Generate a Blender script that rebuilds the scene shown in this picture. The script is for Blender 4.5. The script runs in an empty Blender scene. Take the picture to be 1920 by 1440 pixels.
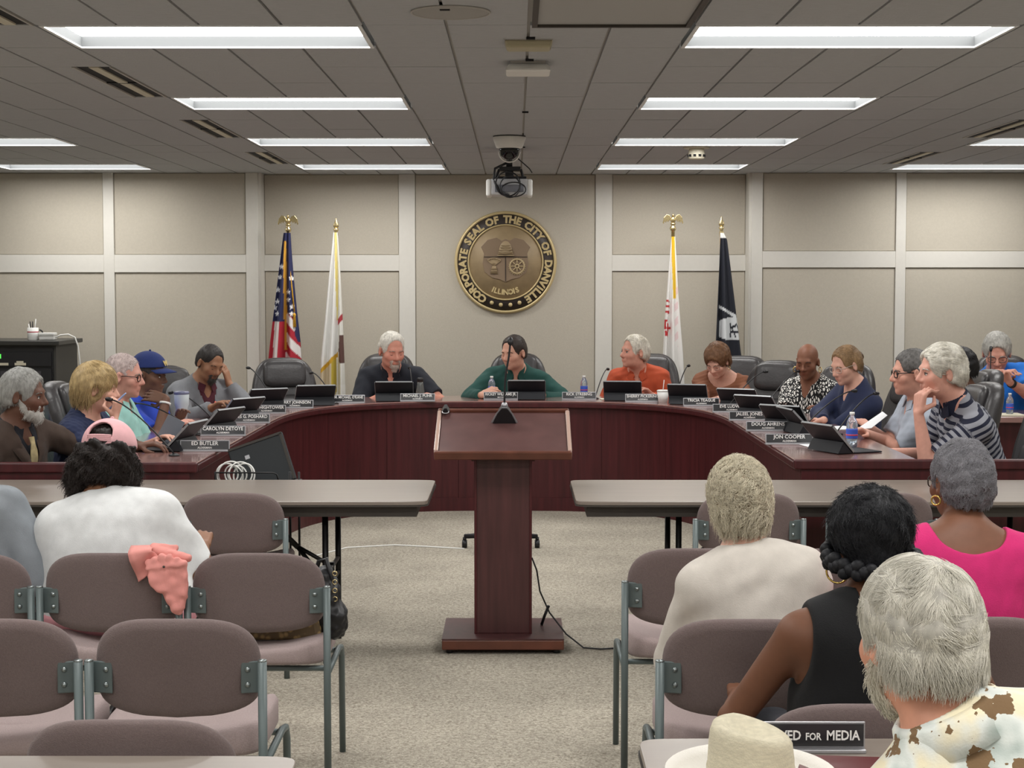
import bpy, math, random
import numpy as np
from mathutils import Vector, Matrix, Euler

random.seed(7); RNG = np.random.default_rng(7)
SC = bpy.context.scene
COL = SC.collection
R = math.radians

# ------------------------------------------------------------------ camera
F, CAMH, VX, VY = 3050.0, 1.72, 966.0, 534.0       # focal length in px of the 1920x1440 frame, eye height, vanishing point
PITCH = math.atan((720 - VY) / F)
YAW = math.atan((VX - 960) / F * math.cos(PITCH))
cam = bpy.data.cameras.new('camera'); cam_o = bpy.data.objects.new('camera', cam); COL.objects.link(cam_o)
cam.sensor_width = 36; cam.lens = F / 1920 * 36; cam.clip_start = 0.05
cam_o.location = (0, 0, CAMH); cam_o.rotation_euler = (math.pi / 2 - PITCH, 0, YAW)
SC.camera = cam_o
# ------------------------------------------------------------------ world and exposure
w = bpy.data.worlds.new('world'); SC.world = w; w.use_nodes = True
w.node_tree.nodes['Background'].inputs[0].default_value = (1, 1, 1, 1)
w.node_tree.nodes['Background'].inputs[1].default_value = 0.02
SC.view_settings.view_transform = 'Standard'; SC.view_settings.look = 'None'
SC.view_settings.gamma = 1; SC.view_settings.use_curve_mapping = False
SC.view_settings.exposure = 0.06
SC.cycles.max_bounces = 6; SC.cycles.diffuse_bounces = 3; SC.cycles.adaptive_threshold = 0.02; SC.cycles.transmission_bounces = 7
LAMP = 13.0                                       # emission of the troffer lenses
CEIL = 2.68

def ray(px, py):
    x = (px - 960) / F; z = -(py - 720) / F
    y2 = math.cos(PITCH) + z * math.sin(PITCH); z2 = -math.sin(PITCH) + z * math.cos(PITCH)
    return (x * math.cos(YAW) - y2 * math.sin(YAW), x * math.sin(YAW) + y2 * math.cos(YAW), z2)
def W(px, py, Y):                                   # point of the photo at depth Y
    r = ray(px, py); t = Y / r[1]; return Vector((r[0] * t, Y, CAMH + r[2] * t))
def G(px, py, Z=0.0):                               # point of the photo on the level Z
    r = ray(px, py); t = (Z - CAMH) / r[2]; return Vector((r[0] * t, r[1] * t, Z))

# ------------------------------------------------------------------ objects
def tag(o, label=None, cat=None, group=None, kind=None):
    if label: o['label'] = label
    if cat: o['category'] = cat
    if group: o['group'] = group
    if kind: o['kind'] = kind
    return o
def empty(name, loc=(0, 0, 0), rz=0.0, label=None, cat=None, group=None):
    o = bpy.data.objects.new(name, None); COL.objects.link(o); o.location = loc; o.rotation_euler = (0, 0, rz)
    o.empty_display_size = 0.1
    return tag(o, label, cat, group)
def link(name, me, mat=None, parent=None):
    o = bpy.data.objects.new(name, me); COL.objects.link(o)
    if mat is not None and len(me.materials) == 0: me.materials.append(mat)
    if parent is not None: o.parent = parent
    return o
def copy_tree(o, parent=None):
    c = o.copy(); COL.objects.link(c); c.parent = parent
    if parent is not None: c.matrix_parent_inverse = o.matrix_parent_inverse
    for ch in o.children: copy_tree(ch, c)
    return c

def rotm(rx=0, ry=0, rz=0): return Euler((R(rx), R(ry), R(rz))).to_matrix()
def along(d):                                       # rotation that takes +Z to d
    return Vector(d).to_track_quat('Z', 'Y').to_matrix()

class MB:
    def __init__(s): s.v = []; s.f = []; s.sm = []
    def add(s, vs, fs, smooth=False):
        n = len(s.v); s.v += [tuple(v) for v in vs]; s.f += [tuple(i + n for i in f) for f in fs]; s.sm += [smooth] * len(fs); return s
    def box(s, c, size, rot=None, taper=1.0):
        hx, hy, hz = size[0] / 2, size[1] / 2, size[2] / 2
        vs = [Vector((x * hx * (taper if z > 0 else 1), y * hy * (taper if z > 0 else 1), z * hz)) for z in (-1, 1) for y in (-1, 1) for x in (-1, 1)]
        if rot is not None: vs = [rot @ v for v in vs]
        c = Vector(c)
        return s.add([v + c for v in vs], [(0, 2, 3, 1), (4, 5, 7, 6), (0, 1, 5, 4), (2, 6, 7, 3), (0, 4, 6, 2), (1, 3, 7, 5)])
    def span(s, a, b): 
        return s.box([(a[i] + b[i]) / 2 for i in range(3)], [abs(b[i] - a[i]) for i in range(3)])
    def tube(s, pts, r, n=8, cap=True):
        pts = [Vector(p) for p in pts]; m = len(pts); rs = r if isinstance(r, (list, tuple)) else [r] * m
        vs = []; up = None
        for i, p in enumerate(pts):
            d = (pts[min(i + 1, m - 1)] - pts[max(i - 1, 0)]).normalized()
            if up is None: up = d.orthogonal().normalized()
            up = (up - d * up.dot(d))
            up = up.normalized() if up.length > 1e-6 else d.orthogonal().normalized()
            b = d.cross(up)
            vs += [p + (up * math.cos(2 * math.pi * k / n) + b * math.sin(2 * math.pi * k / n)) * rs[i] for k in range(n)]
        fs = [(i * n + k, i * n + (k + 1) % n, (i + 1) * n + (k + 1) % n, (i + 1) * n + k) for i in range(m - 1) for k in range(n)]
        s.add(vs, fs, True)
        if cap:
            b0 = len(s.v) - len(vs)
            s.f += [tuple(b0 + k for k in reversed(range(n))), tuple(b0 + (m - 1) * n + k for k in range(n))]; s.sm += [False, False]
        return s
    def lathe(s, prof, n=16, c=(0, 0, 0), rot=None, smooth=True, sx=1, sy=1):
        vs = []
        for r, z in prof:
            vs += [Vector((r * sx * math.cos(2 * math.pi * k / n), r * sy * math.sin(2 * math.pi * k / n), z)) for k in range(n)]
        if rot is not None: vs = [rot @ v for v in vs]
        c = Vector(c); vs = [v + c for v in vs]; m = len(prof)
        fs = [(i * n + k, i * n + (k + 1) % n, (i + 1) * n + (k + 1) % n, (i + 1) * n + k) for i in range(m - 1) for k in range(n)]
        s.add(vs, fs, smooth)
        b0 = len(s.v) - len(vs)
        if prof[0][0] > 1e-5: s.f.append(tuple(b0 + k for k in reversed(range(n)))); s.sm.append(False)
        if prof[-1][0] > 1e-5: s.f.append(tuple(b0 + (m - 1) * n + k for k in range(n))); s.sm.append(False)
        return s
    def ball(s, c, r, n=12, m=8, rot=None):
        rr = r if isinstance(r, (tuple, list)) else (r, r, r)
        vs = []
        for i in range(m + 1):
            a = math.pi * i / m - math.pi / 2
            vs += [Vector((rr[0] * max(math.cos(a), 1e-4) * math.cos(2 * math.pi * k / n), rr[1] * max(math.cos(a), 1e-4) * math.sin(2 * math.pi * k / n), rr[2] * math.sin(a))) for k in range(n)]
        if rot is not None: vs = [rot @ v for v in vs]
        c = Vector(c)
        return s.add([v + c for v in vs], [(i * n + k, i * n + (k + 1) % n, (i + 1) * n + (k + 1) % n, (i + 1) * n + k) for i in range(m) for k in range(n)], True)
    def prism(s, out, z0, z1, rot=None, c=(0, 0, 0)):
        n = len(out); vs = [Vector((x, y, z0)) for x, y in out] + [Vector((x, y, z1)) for x, y in out]
        if rot is not None: vs = [rot @ v for v in vs]
        c = Vector(c)
        return s.add([v + c for v in vs], [tuple(reversed(range(n))), tuple(range(n, 2 * n))] + [(i, (i + 1) % n, n + (i + 1) % n, n + i) for i in range(n)])
    def torus(s, c, r, t, n=20, m=6, rot=None, a0=0, a1=360):
        full = abs(a1 - a0) >= 360
        pts = [Vector((r * math.cos(R(a0 + (a1 - a0) * k / n)), r * math.sin(R(a0 + (a1 - a0) * k / n)), 0)) for k in range(n + 1)]
        if rot is not None: pts = [rot @ p for p in pts]
        return s.tube([p + Vector(c) for p in pts], t, m, cap=not full)
    def mesh(s, name='mesh'):
        me = bpy.data.meshes.new(name); me.from_pydata(s.v, [], s.f); me.polygons.foreach_set('use_smooth', s.sm); me.update(); return me
    def build(s, name, mat, parent=None, bevel=0, seg=2, smooth=None):
        me = s.mesh(name)
        if smooth is not None: me.polygons.foreach_set('use_smooth', [smooth] * len(s.f))
        o = link(name, me, mat, parent)
        if bevel:
            md = o.modifiers.new('bevel', 'BEVEL'); md.width = bevel; md.segments = seg; md.limit_method = 'ANGLE'; md.angle_limit = R(40)
        return o

def pillow(outline, prof, depth_fn=None, closed_back=True):
    """solid from an outline (list of (x,z)): prof = [(inset, y)...] from the rear centre to the front centre; depth_fn(x,z) bends it"""
    n = len(outline); cx = sum(p[0] for p in outline) / n; cz = sum(p[1] for p in outline) / n
    ex = max(abs(p[0] - cx) for p in outline); ez = max(abs(p[1] - cz) for p in outline)
    mb = MB(); vs = []
    for ins, y in prof:
        kx = max(1 - ins / ex, 0.3); kz = max(1 - ins / ez, 0.3)
        for x, z in outline:
            X = cx + (x - cx) * kx; Z = cz + (z - cz) * kz
            vs.append((X, y + (depth_fn(X, Z) if depth_fn else 0), Z))
    m = len(prof)
    fs = [(i * n + k, (i + 1) * n + k, (i + 1) * n + (k + 1) % n, i * n + (k + 1) % n) for i in range(m - 1) for k in range(n)]
    fs += [tuple(range(n)), tuple(reversed(range((m - 1) * n, m * n)))]
    mb.add(vs, fs, True); return mb
def superell(a, b, n=40, e=3.0, cx=0, cz=0):
    out = []
    for k in range(n):
        t = 2 * math.pi * k / n; c, s_ = math.cos(t), math.sin(t)
        out.append((cx + a * math.copysign(abs(c) ** (2 / e), c), cz + b * math.copysign(abs(s_) ** (2 / e), s_)))
    return out

def text_mesh(txt, size=1.0, bold=0.0, depth=0.0, align='CENTER', spacing=1.0, name='lettering'):
    cu = bpy.data.curves.new(name, 'FONT'); cu.body = txt; cu.size = size; cu.offset = bold; cu.extrude = depth; cu.align_x = align; cu.align_y = 'CENTER'
    cu.space_character = spacing; cu.resolution_u = 2
    o = bpy.data.objects.new(name, cu); COL.objects.link(o)
    dg = bpy.context.evaluated_depsgraph_get(); dg.update()
    me = bpy.data.meshes.new_from_object(o.evaluated_get(dg)); me.name = name
    bpy.data.objects.remove(o); bpy.data.curves.remove(cu)
    return me

# ------------------------------------------------------------------ materials
def srgb(r, g, b):
    f = lambda c: (c / 255 / 12.92) if c <= 10.3 else ((c / 255 + 0.055) / 1.055) ** 2.4
    return (f(r), f(g), f(b), 1)
MATS = {}
def mat(name, col, rough=0.6, metal=0.0, noise=None, bump=None, spec=0.5, trans=0.0, emit=None, sheen=0.0, coat=0.0, alpha=None, sss=0.0, attr=None, vary=None):
    """noise=(scale,amount): brightness variation; bump=(scale,strength); attr: colour attribute multiplied in"""
    if name in MATS: return MATS[name]
    m = bpy.data.materials.new(name); m.use_nodes = True; nt = m.node_tree; b = nt.nodes['Principled BSDF']; L = nt.links
    if len(col) == 3: col = srgb(*col)
    b.inputs['Base Color'].default_value = col; b.inputs['Roughness'].default_value = rough; b.inputs['Metallic'].default_value = metal
    b.inputs['Specular IOR Level'].default_value = spec; b.inputs['Transmission Weight'].default_value = trans
    if sheen: b.inputs['Sheen Weight'].default_value = sheen
    if coat: b.inputs['Coat Weight'].default_value = coat; b.inputs['Coat Roughness'].default_value = 0.15
    if sss: b.inputs['Subsurface Weight'].default_value = sss; b.inputs['Subsurface Radius'].default_value = (0.02, 0.008, 0.004); b.inputs['Subsurface Scale'].default_value = 0.5
    if emit: b.inputs['Emission Color'].default_value = emit[0]; b.inputs['Emission Strength'].default_value = emit[1]
    if alpha is not None: b.inputs['Alpha'].default_value = alpha
    tc = nt.nodes.new('ShaderNodeTexCoord'); src = None
    if noise:
        n = nt.nodes.new('ShaderNodeTexNoise'); n.inputs['Scale'].default_value = noise[0]; n.inputs['Detail'].default_value = 5
        if len(noise) > 2:
            mp = nt.nodes.new('ShaderNodeMapping'); mp.inputs['Scale'].default_value = noise[2]; L.new(tc.outputs['Object'], mp.inputs[0]); L.new(mp.outputs[0], n.inputs['Vector'])
        else: L.new(tc.outputs['Object'], n.inputs['Vector'])
        cr = nt.nodes.new('ShaderNodeValToRGB'); a = noise[1]
        cr.color_ramp.elements[0].position = 0.3; cr.color_ramp.elements[1].position = 0.7
        cr.color_ramp.elements[0].color = [c * (1 - a) for c in col[:3]] + [1]; cr.color_ramp.elements[1].color = [min(1, c * (1 + a)) for c in col[:3]] + [1]
        L.new(n.outputs['Fac'], cr.inputs[0]); src = cr.outputs[0]
    if attr:
        at = nt.nodes.new('ShaderNodeAttribute'); at.attribute_name = attr
        mx = nt.nodes.new('ShaderNodeMix'); mx.data_type = 'RGBA'; mx.blend_type = 'MULTIPLY'; mx.inputs[0].default_value = 1
        if src is not None: L.new(src, mx.inputs[6])
        else: mx.inputs[6].default_value = col
        L.new(at.outputs['Color'], mx.inputs[7]); src = mx.outputs[2]
    if src is not None: L.new(src, b.inputs['Base Color'])
    if bump:
        n2 = nt.nodes.new('ShaderNodeTexNoise'); n2.inputs['Scale'].default_value = bump[0]; n2.inputs['Detail'].default_value = 4
        L.new(tc.outputs['Object'], n2.inputs['Vector'])
        bp = nt.nodes.new('ShaderNodeBump'); bp.inputs['Strength'].default_value = bump[1]; bp.inputs['Distance'].default_value = 0.01
        L.new(n2.outputs['Fac'], bp.inputs['Height']); L.new(bp.outputs[0], b.inputs['Normal'])
    MATS[name] = m; return m
def attr_mat(name, attr='col', rough=0.8, bump=None, sheen=0.0):
    return mat(name, (1, 1, 1, 1), rough, attr=attr, bump=bump, sheen=sheen)

M = dict(
 wall=mat('wall_fabric', (188, 181, 167), 0.95, noise=(60, 0.03), bump=(260, 0.25)),
 batten=mat('painted_trim', (212, 209, 201), 0.7, noise=(30, 0.015)),
 tile=mat('acoustic_tile', (178, 180, 183), 0.95, noise=(45, 0.06, (0.4, 3.0, 1.0)), bump=(90, 0.35)),
 grid=mat('ceiling_grid', (178, 175, 170), 0.6),
 plenum=mat('plenum', (70, 69, 67), 0.9),
 housing=mat('lamp_housing', (88, 90, 91), 0.8, spec=0.1),  # darkened grey stands in for weaker lens light on the recess walls
 white_metal=mat('white_metal', (225, 226, 226), 0.5),
 lens=mat('light_lens', (255, 255, 255), 0.4, emit=((1.0, 0.982, 0.955, 1), LAMP)),
 black=mat('black_plastic', (22, 22, 25), 0.45),
 blackm=mat('black_metal', (20, 19, 20), 0.4, 0.3),
 slot=mat('slot_dark', (14, 14, 18), 0.8),
 tablet=mat('tablet_case', (14, 18, 26), 0.6, bump=(300, 0.1)),
 tablet_edge=mat('tablet_rim', (150, 153, 155), 0.4, 0.4),
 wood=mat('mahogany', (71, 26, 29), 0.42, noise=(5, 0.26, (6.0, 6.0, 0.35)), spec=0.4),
 wood_top=mat('mahogany_top', (150, 112, 107), 0.22, noise=(4, 0.1, (1.0, 6.0, 1.0)), coat=1.0),  # base lightened to carry the pale reflection seen at grazing angles
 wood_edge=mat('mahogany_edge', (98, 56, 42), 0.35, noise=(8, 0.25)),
 lectern=mat('lectern_veneer', (74, 41, 41), 0.4, noise=(7, 0.22, (5.0, 5.0, 0.4))),
 lectern_top=mat('lectern_top', (94, 66, 64), 0.3, noise=(9, 0.15)),
 laminate=mat('table_laminate', (134, 124, 115), 0.28, noise=(3, 0.07, (0.6, 8.0, 1.0)), spec=0.5),
 tedge=mat('table_edge', (62, 57, 52), 0.6),
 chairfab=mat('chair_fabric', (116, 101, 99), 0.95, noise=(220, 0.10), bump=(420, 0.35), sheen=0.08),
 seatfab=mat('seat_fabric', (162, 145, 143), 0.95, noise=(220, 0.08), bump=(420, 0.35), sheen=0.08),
 frame=mat('chair_frame', (96, 107, 107), 0.4, 0.15),
 bolt=mat('bolt', (150, 158, 158), 0.3, 0.8),
 leather=mat('chair_leather', (58, 56, 57), 0.38, noise=(14, 0.1), bump=(60, 0.15)),
 brass=mat('brass', (216, 198, 150), 0.25, 0.95),
 gold=mat('gold_fringe', (214, 160, 40), 0.6, noise=(120, 0.3)),
 paper=mat('paper', (236, 238, 240), 0.8),
 white=mat('white_plastic', (232, 232, 228), 0.45),
 offwhite=mat('cream_plastic', (206, 200, 180), 0.6),
 pet=mat('clear_plastic', (232, 240, 246), 0.08, trans=0.85, spec=0.5),
 blue_label=mat('bottle_label', (60, 90, 190), 0.5),
 red_label=mat('bottle_band', (200, 60, 80), 0.5),
 plate=mat('plate_black', (46, 47, 50), 0.2, coat=0.3),
 alu=mat('aluminium', (182, 182, 186), 0.35, 0.6),
 letters=mat('white_letters', (240, 240, 238), 0.5),
 glass=mat('screen_glass', (8, 10, 14), 0.08),
)
def carpet():
    m = bpy.data.materials.new('carpet'); m.use_nodes = True; nt = m.node_tree; L = nt.links; b = nt.nodes['Principled BSDF']
    tc = nt.nodes.new('ShaderNodeTexCoord')
    n1 = nt.nodes.new('ShaderNodeTexNoise'); n1.inputs['Scale'].default_value = 75; n1.inputs['Detail'].default_value = 3; n1.inputs['Distortion'].default_value = 1.2
    n2 = nt.nodes.new('ShaderNodeTexNoise'); n2.inputs['Scale'].default_value = 2.2; n2.inputs['Detail'].default_value = 3
    for n in (n1, n2): L.new(tc.outputs['Object'], n.inputs['Vector'])
    cr = nt.nodes.new('ShaderNodeValToRGB'); e = cr.color_ramp.elements
    e[0].position = 0.33; e[0].color = srgb(138, 131, 118); e[1].position = 0.66; e[1].color = srgb(196, 189, 174)
    L.new(n1.outputs['Fac'], cr.inputs[0])
    c2 = nt.nodes.new('ShaderNodeValToRGB'); e = c2.color_ramp.elements; e[0].position = 0.35; e[0].color = (0.84, 0.84, 0.84, 1); e[1].position = 0.65; e[1].color = (1, 1, 1, 1)
    L.new(n2.outputs['Fac'], c2.inputs[0])
    mx = nt.nodes.new('ShaderNodeMix'); mx.data_type = 'RGBA'; mx.blend_type = 'MULTIPLY'; mx.inputs[0].default_value = 1
    L.new(cr.outputs[0], mx.inputs[6]); L.new(c2.outputs[0], mx.inputs[7]); L.new(mx.outputs[2], b.inputs['Base Color'])
    b.inputs['Roughness'].default_value = 1; b.inputs['Specular IOR Level'].default_value = 0.1
    bp = nt.nodes.new('ShaderNodeBump'); bp.inputs['Strength'].default_value = 0.5; bp.inputs['Distance'].default_value = 0.01
    L.new(n1.outputs['Fac'], bp.inputs['Height']); L.new(bp.outputs[0], b.inputs['Normal'])
    return m
M['carpet'] = carpet()
# ================================================================== THE ROOM
XL, XR, YB, YC, YS = -6.2, 6.2, -5.0, 14.26, 14.05
CL, CR = -2.21, 2.03                                  # corners of the recessed middle of the back wall
def structure(name, mb, m, **k): return tag(mb.build(name, m, **k), kind='structure')
structure('floor', MB().span((XL, YB, -0.1), (XR, YC + .3, 0)), M['carpet'])
structure('wall_left', MB().span((XL - .15, YB, 0), (XL, YC + .3, 3.0)), M['wall'])
structure('wall_right', MB().span((XR, YB, 0), (XR + .15, YC + .3, 3.0)), M['wall'])
structure('wall_front', MB().span((XL, YB - .15, 0), (XR, YB, 3.0)), M['wall'])
mb = MB().span((CL, YC, 0), (CR, YC + .15, 3.0)).span((XL, YS, 0), (CL, YC + .15, 3.0)).span((CR, YS, 0), (XR, YC + .15, 3.0))
wall = structure('wall_back', mb, M['wall'])
def bat(x0, x1, y, z0, z1, t=.022): MB().span((x0, y - t, z0), (x1, y, z1)).build('batten', M['batten'], wall, bevel=.002, seg=1)
def panel(x0, x1, y, z0, z1): MB().span((x0 + .004, y - .008, z0 + .003), (x1 - .004, y, z1 - .003)).build('panel', M['wall'], wall, bevel=.004, seg=1)
sides = []
for y, cols, band in ((YS, [(XL, -3.54), (-3.45, -2.315)], (1.826, 1.978)), (YC, [(CL + .02, -1.014), (.845, CR - .02)], (1.84, 1.98)), (YS, [(2.125, 3.27), (3.355, XR)], (1.868, 2.008))):
    for x0, x1 in cols:
        panel(x0, x1, y, .11, band[0]); panel(x0, x1, y, band[1], CEIL)
        bat(x0, x1, y, *band)
panel(-.873, .70, YC, .11, CEIL)
for x0, x1, y in ((-3.54, -3.45, YS), (-2.315, CL, YS), (-1.014, -.873, YC), (.70, .845, YC), (CR, 2.125, YS), (3.27, 3.355, YS)):
    bat(x0, x1, y, 0, CEIL, .024)
for i, (x0, x1) in enumerate(((CL, CL + .02), (CR - .02, CR))):      # painted returns of the recess
    MB().span((x0, YS - .0, 0), (x1, YC, CEIL)).build('corner_return', M['batten'], wall)
structure('baseboard_back', MB().span((XL, YS - .035, 0), (CL, YS - .0245, .1)).span((CL + .02, YC - .035, 0), (CR - .02, YC - .0245, .1)).span((CR, YS - .035, 0), (XR, YS - .0245, .1)), M['tedge'])

# ---- ceiling: 1 ft x 2 ft tiles, four-column light bays and four-column strips
CW, RH, CX0, RY0 = .305, .578, .05 - .61, 6.67
ci0, ci1 = math.floor((XL - CX0) / CW), math.ceil((XR - CX0) / CW)
ki0, ki1 = math.floor((YB - RY0) / RH), math.ceil((YC - RY0) / RH)
def visible(x, y, z=CEIL):
    c, s_ = math.cos(YAW), math.sin(YAW)
    X = x * c + y * s_; Y = -x * s_ + y * c; Z = z - CAMH
    yc = Y * math.cos(PITCH) - Z * math.sin(PITCH); zc = Y * math.sin(PITCH) + Z * math.cos(PITCH)
    if yc < .1: return False
    u, v = 960 + F * X / yc, 720 - F * zc / yc
    return -60 < u < 1980 and -40 < v < 1480
slab = MB(); far = MB(); cells = []
light_cells = {}
for c in range(ci0, ci1):
    for k in range(ki0, ki1):
        x0, x1, y0, y1 = CX0 + c * CW, CX0 + (c + 1) * CW, RY0 + k * RH, RY0 + (k + 1) * RH
        if c % 8 >= 4 and (k + 1) % 4 == 0 and ci0 + 4 < c < ci1 - 3:
            light_cells.setdefault((c // 8, k), []).append(c); continue
        slab.add([(x0, y0, CEIL + .012), (x1, y0, CEIL + .012), (x1, y1, CEIL + .012), (x0, y1, CEIL + .012)], [(0, 1, 2, 3)][:1])
        vent = (c == -5 and k % 4 in (1, 2)) or (c == 11 and k % 4 in (1, 2))
        grille = c in (2, 3) and k in (-2, -3)
        if vent or grille: continue
        cells.append((c, k, (x0 + x1) / 2, (y0 + y1) / 2))
slab.span((XL - .1, YB - .1, CEIL + .14), (XR + .1, YC + .4, CEIL + .2))
ceil_o = structure('ceiling', slab, M['grid'])
def tile_mb(w=CW - .016, d=RH - .006, t=.011):
    m = MB(); m.box((0, 0, t / 2), (w, d, t)); return m
tile_me = MB().box((0, 0, .0055), (CW - .012, RH - .005, .011)).mesh('ceiling_tile'); tile_me.materials.append(M['tile'])
cells.sort(key=lambda q: (not (visible(q[2], q[3] - .25) or visible(q[2], q[3] + .25)), q[3]))
nt = 0
for c, k, x, y in cells:
    if nt < 300 and (visible(x, y - .25) or visible(x, y + .25)) and y < YC:
        o = link('ceiling_tile', tile_me, None, ceil_o); o.location = (x, y, CEIL + random.uniform(-.0008, .0008)); nt += 1
        o.rotation_euler = (0, 0, math.pi * random.randint(0, 1))
    else:
        far.box((x, y, CEIL + .0055), (CW - .016, RH - .006, .011))
tag(far.build('ceiling_tile_field', M['tile'], ceil_o), kind='stuff')

# ---- lights
def light(bay, k, label, group):
    x0, x1, y0, y1 = CX0 + (bay * 8 + 4) * CW, CX0 + (bay * 8 + 8) * CW, RY0 + k * RH, RY0 + (k + 1) * RH
    x0 += .012; x1 -= .012; y0 += .006; y1 -= .006; t = .052
    L = empty('ceiling_light', ((x0 + x1) / 2, (y0 + y1) / 2, CEIL), 0, label, 'ceiling light', group)
    a, b = (x1 - x0) / 2, (y1 - y0) / 2
    m = MB()
    m.span((-a, -b, .002), (-a + .012, b, t)).span((a - .012, -b, .002), (a, b, t)).span((-a + .012, b - .012, .002), (a - .012, b, t)).span((-a + .012, -b, .002), (a - .012, -b + .012, t))
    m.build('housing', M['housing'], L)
    MB().span((-a, -b, -.004), (a, -b + .014, .002)).span((-a, b - .014, -.004), (a, b, .002)).span((-a, -b + .014, -.004), (-a + .014, b - .014, .002)).span((a - .014, -b + .014, -.004), (a, b - .014, .002)).build('trim_frame', M['white_metal'], L)
    MB().add([(-a + .012, -b + .012, t - .008), (a - .012, -b + .012, t - .008), (a - .012, b - .012, t - .008), (-a + .012, b - .012, t - .008)], [(3, 2, 1, 0)]).build('lens', M['lens'], L)
names = {(-1, -1): 'nearest of the row left of the projector', (-1, 3): 'second from the camera in the row left of the projector', (-1, 7): 'third from the camera in the row left of the projector', (-1, 11): 'farthest of the row left of the projector',
         (0, -1): 'nearest of the row right of the projector', (0, 3): 'second from the camera in the row right of the projector', (0, 7): 'in front of the smoke detector, right of the projector', (0, 11): 'behind the smoke detector, nearest the back wall',
         (-2, 7): 'cut by the left edge, nearer of the two', (-2, 11): 'by the back wall at the left edge', (1, 7): 'cut by the right edge, nearer of the two', (1, 11): 'by the back wall at the right edge'}
for (bay, k), cs in light_cells.items():
    if len(cs) == 4 and RY0 + k * RH > YB and RY0 + (k + 1) * RH < YS:
        light(bay, k, 'white recessed ceiling light ' + names.get((bay, k), 'over the seats out of view'), 'recessed ceiling lights')
for c, side in ((-5, 'left'), (11, 'right')):
    for k in range(-3, 12, 4):
        x0, x1, y0, y1 = CX0 + c * CW, CX0 + (c + 1) * CW, RY0 + k * RH, RY0 + (k + 2) * RH
        if not (visible((x0 + x1) / 2, y1) or visible((x0 + x1) / 2, y0)): 
            MB().span((x0 + .008, y0 + .003, CEIL), (x1 - .008, y1 - .003, CEIL + .011)).build('ceiling_tile', M['tile'], ceil_o); continue
        which = {-3: 'cut by the top left corner', 1: 'between the two nearest lights', 5: 'halfway to the back wall', 9: 'nearest the back wall'}[k]
        v = empty('air_vent', ((x0 + x1) / 2, (y0 + y1) / 2, CEIL), 0, f'black slotted ceiling air vent on the {side}, {which}', 'vent', 'slotted ceiling vents')
        a, b = (x1 - x0) / 2, (y1 - y0) / 2; sx = 1 if c < 0 else 1
        MB().span((-a + .008, -b, 0), (-.02, b, .010)).build('filler_panel', M['tile'], v)
        MB().span((-.02, -b, .004), (a - .004, b, .0115)).build('slot', M['slot'], v)
        for s_ in (-1, 1):
            MB().span((.045, s_ * b / 2 - b / 2 + .015, -.002), (.088, s_ * b / 2 + b / 2 - .015, .006)).build('blade', M['offwhite'], v)
        MB().span((-.02, -.01, -.001), (a - .004, .01, .004)).build('divider', M['slot'], v)
        MB().span((-.026, -b, -.004), (-.014, b, .004)).span((a - .012, -b, -.004), (a - .002, b, .004)).build('rim', M['grid'], v)
x0, x1, y0, y1 = CX0 + 2 * CW, CX0 + 4 * CW, RY0 - 3 * RH, RY0 - RH
g = empty('return_grille', ((x0 + x1) / 2, (y0 + y1) / 2, CEIL), 0, 'grey metal air return panel in the ceiling by the top edge', 'vent')
a, b = (x1 - x0) / 2 - .012, (y1 - y0) / 2 - .006
MB().span((-a, -b, -.002), (a, b, .008)).build('plate', mat('grille_grey', (172, 172, 170), .6, .2), g)
MB().span((-a, b - .02, -.012), (a, b, -.002)).span((-a, -b, -.012), (a, -b + .02, -.002)).span((a - .02, -b + .02, -.012), (a, b - .02, -.002)).span((-a, -b + .02, -.012), (-a + .02, b - .02, -.002)).build('rim', M['tedge'], g)
# ---- things on the ceiling
p = G(845, 22, CEIL); s = empty('ceiling_speaker', p, 0, 'round flat white speaker set in the ceiling near the top edge', 'speaker')
MB().lathe([(.0, -.004), (.125, -.006), (.135, -.003), (.14, .0)], 32).build('grille', mat('speaker_white', (168, 166, 162), .8, bump=(500, .4)), s); MB().torus((0, 0, -.003), .138, .004, 32).build('rim', M['grid'], s)
p = G(991, 78, CEIL); s = empty('junction_box', p, 0, 'small cream plastic box on the ceiling in front of the access point', 'electrical box')
MB().box((0, 0, -.017), (.17, .12, .03), taper=1.12).build('case', mat('cream_box', (176, 168, 140), .6), s, bevel=.008); MB().box((0, .0, -.001), (.19, .14, .004)).build('mounting_plate', M['grid'], s)
p = G(990, 118, CEIL); s = empty('access_point', p, 0, 'white square wireless access point on the ceiling', 'access point')
MB().box((0, 0, -.03), (.2, .2, .036), taper=.86).build('case', M['white'], s, bevel=.014, seg=3); MB().box((0, 0, -.006), (.15, .15, .012)).build('bracket', M['grid'], s)
for i, (x, y) in enumerate(((834, 15), (995, 70), (993, 111), (985, 209), (980, 275))):
    q = G(x, y, CEIL); tag(MB().box((0, 0, -.004), (.035, .022, .008)).build('grid_clip', M['slot']), f'small black clip on the ceiling grid, {["beside the round speaker", "above the cream box", "above the access point", "between access point and security camera", "behind the security camera"][i]}', 'clip', 'black grid clips').location = q
p = G(1306, 276, CEIL); s = empty('smoke_detector', p, 0, 'cream round smoke detector on the ceiling between two lights', 'smoke detector')
MB().lathe([(.0, -.012), (.085, -.012), (.095, 0)], 24).build('mounting_plate', M['offwhite'], s)
MB().lathe([(.0, -.085), (.035, -.085), (.055, -.078), (.058, -.045), (.052, -.012)], 24).build('body', M['offwhite'], s)
mb = MB()
for k in range(10): mb.box((.057 * math.cos(k * .628), .057 * math.sin(k * .628), -.06), (.018, .01, .016), rotm(rz=math.degrees(k * .628) + 90))
mb.build('slots', M['slot'], s)
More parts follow.
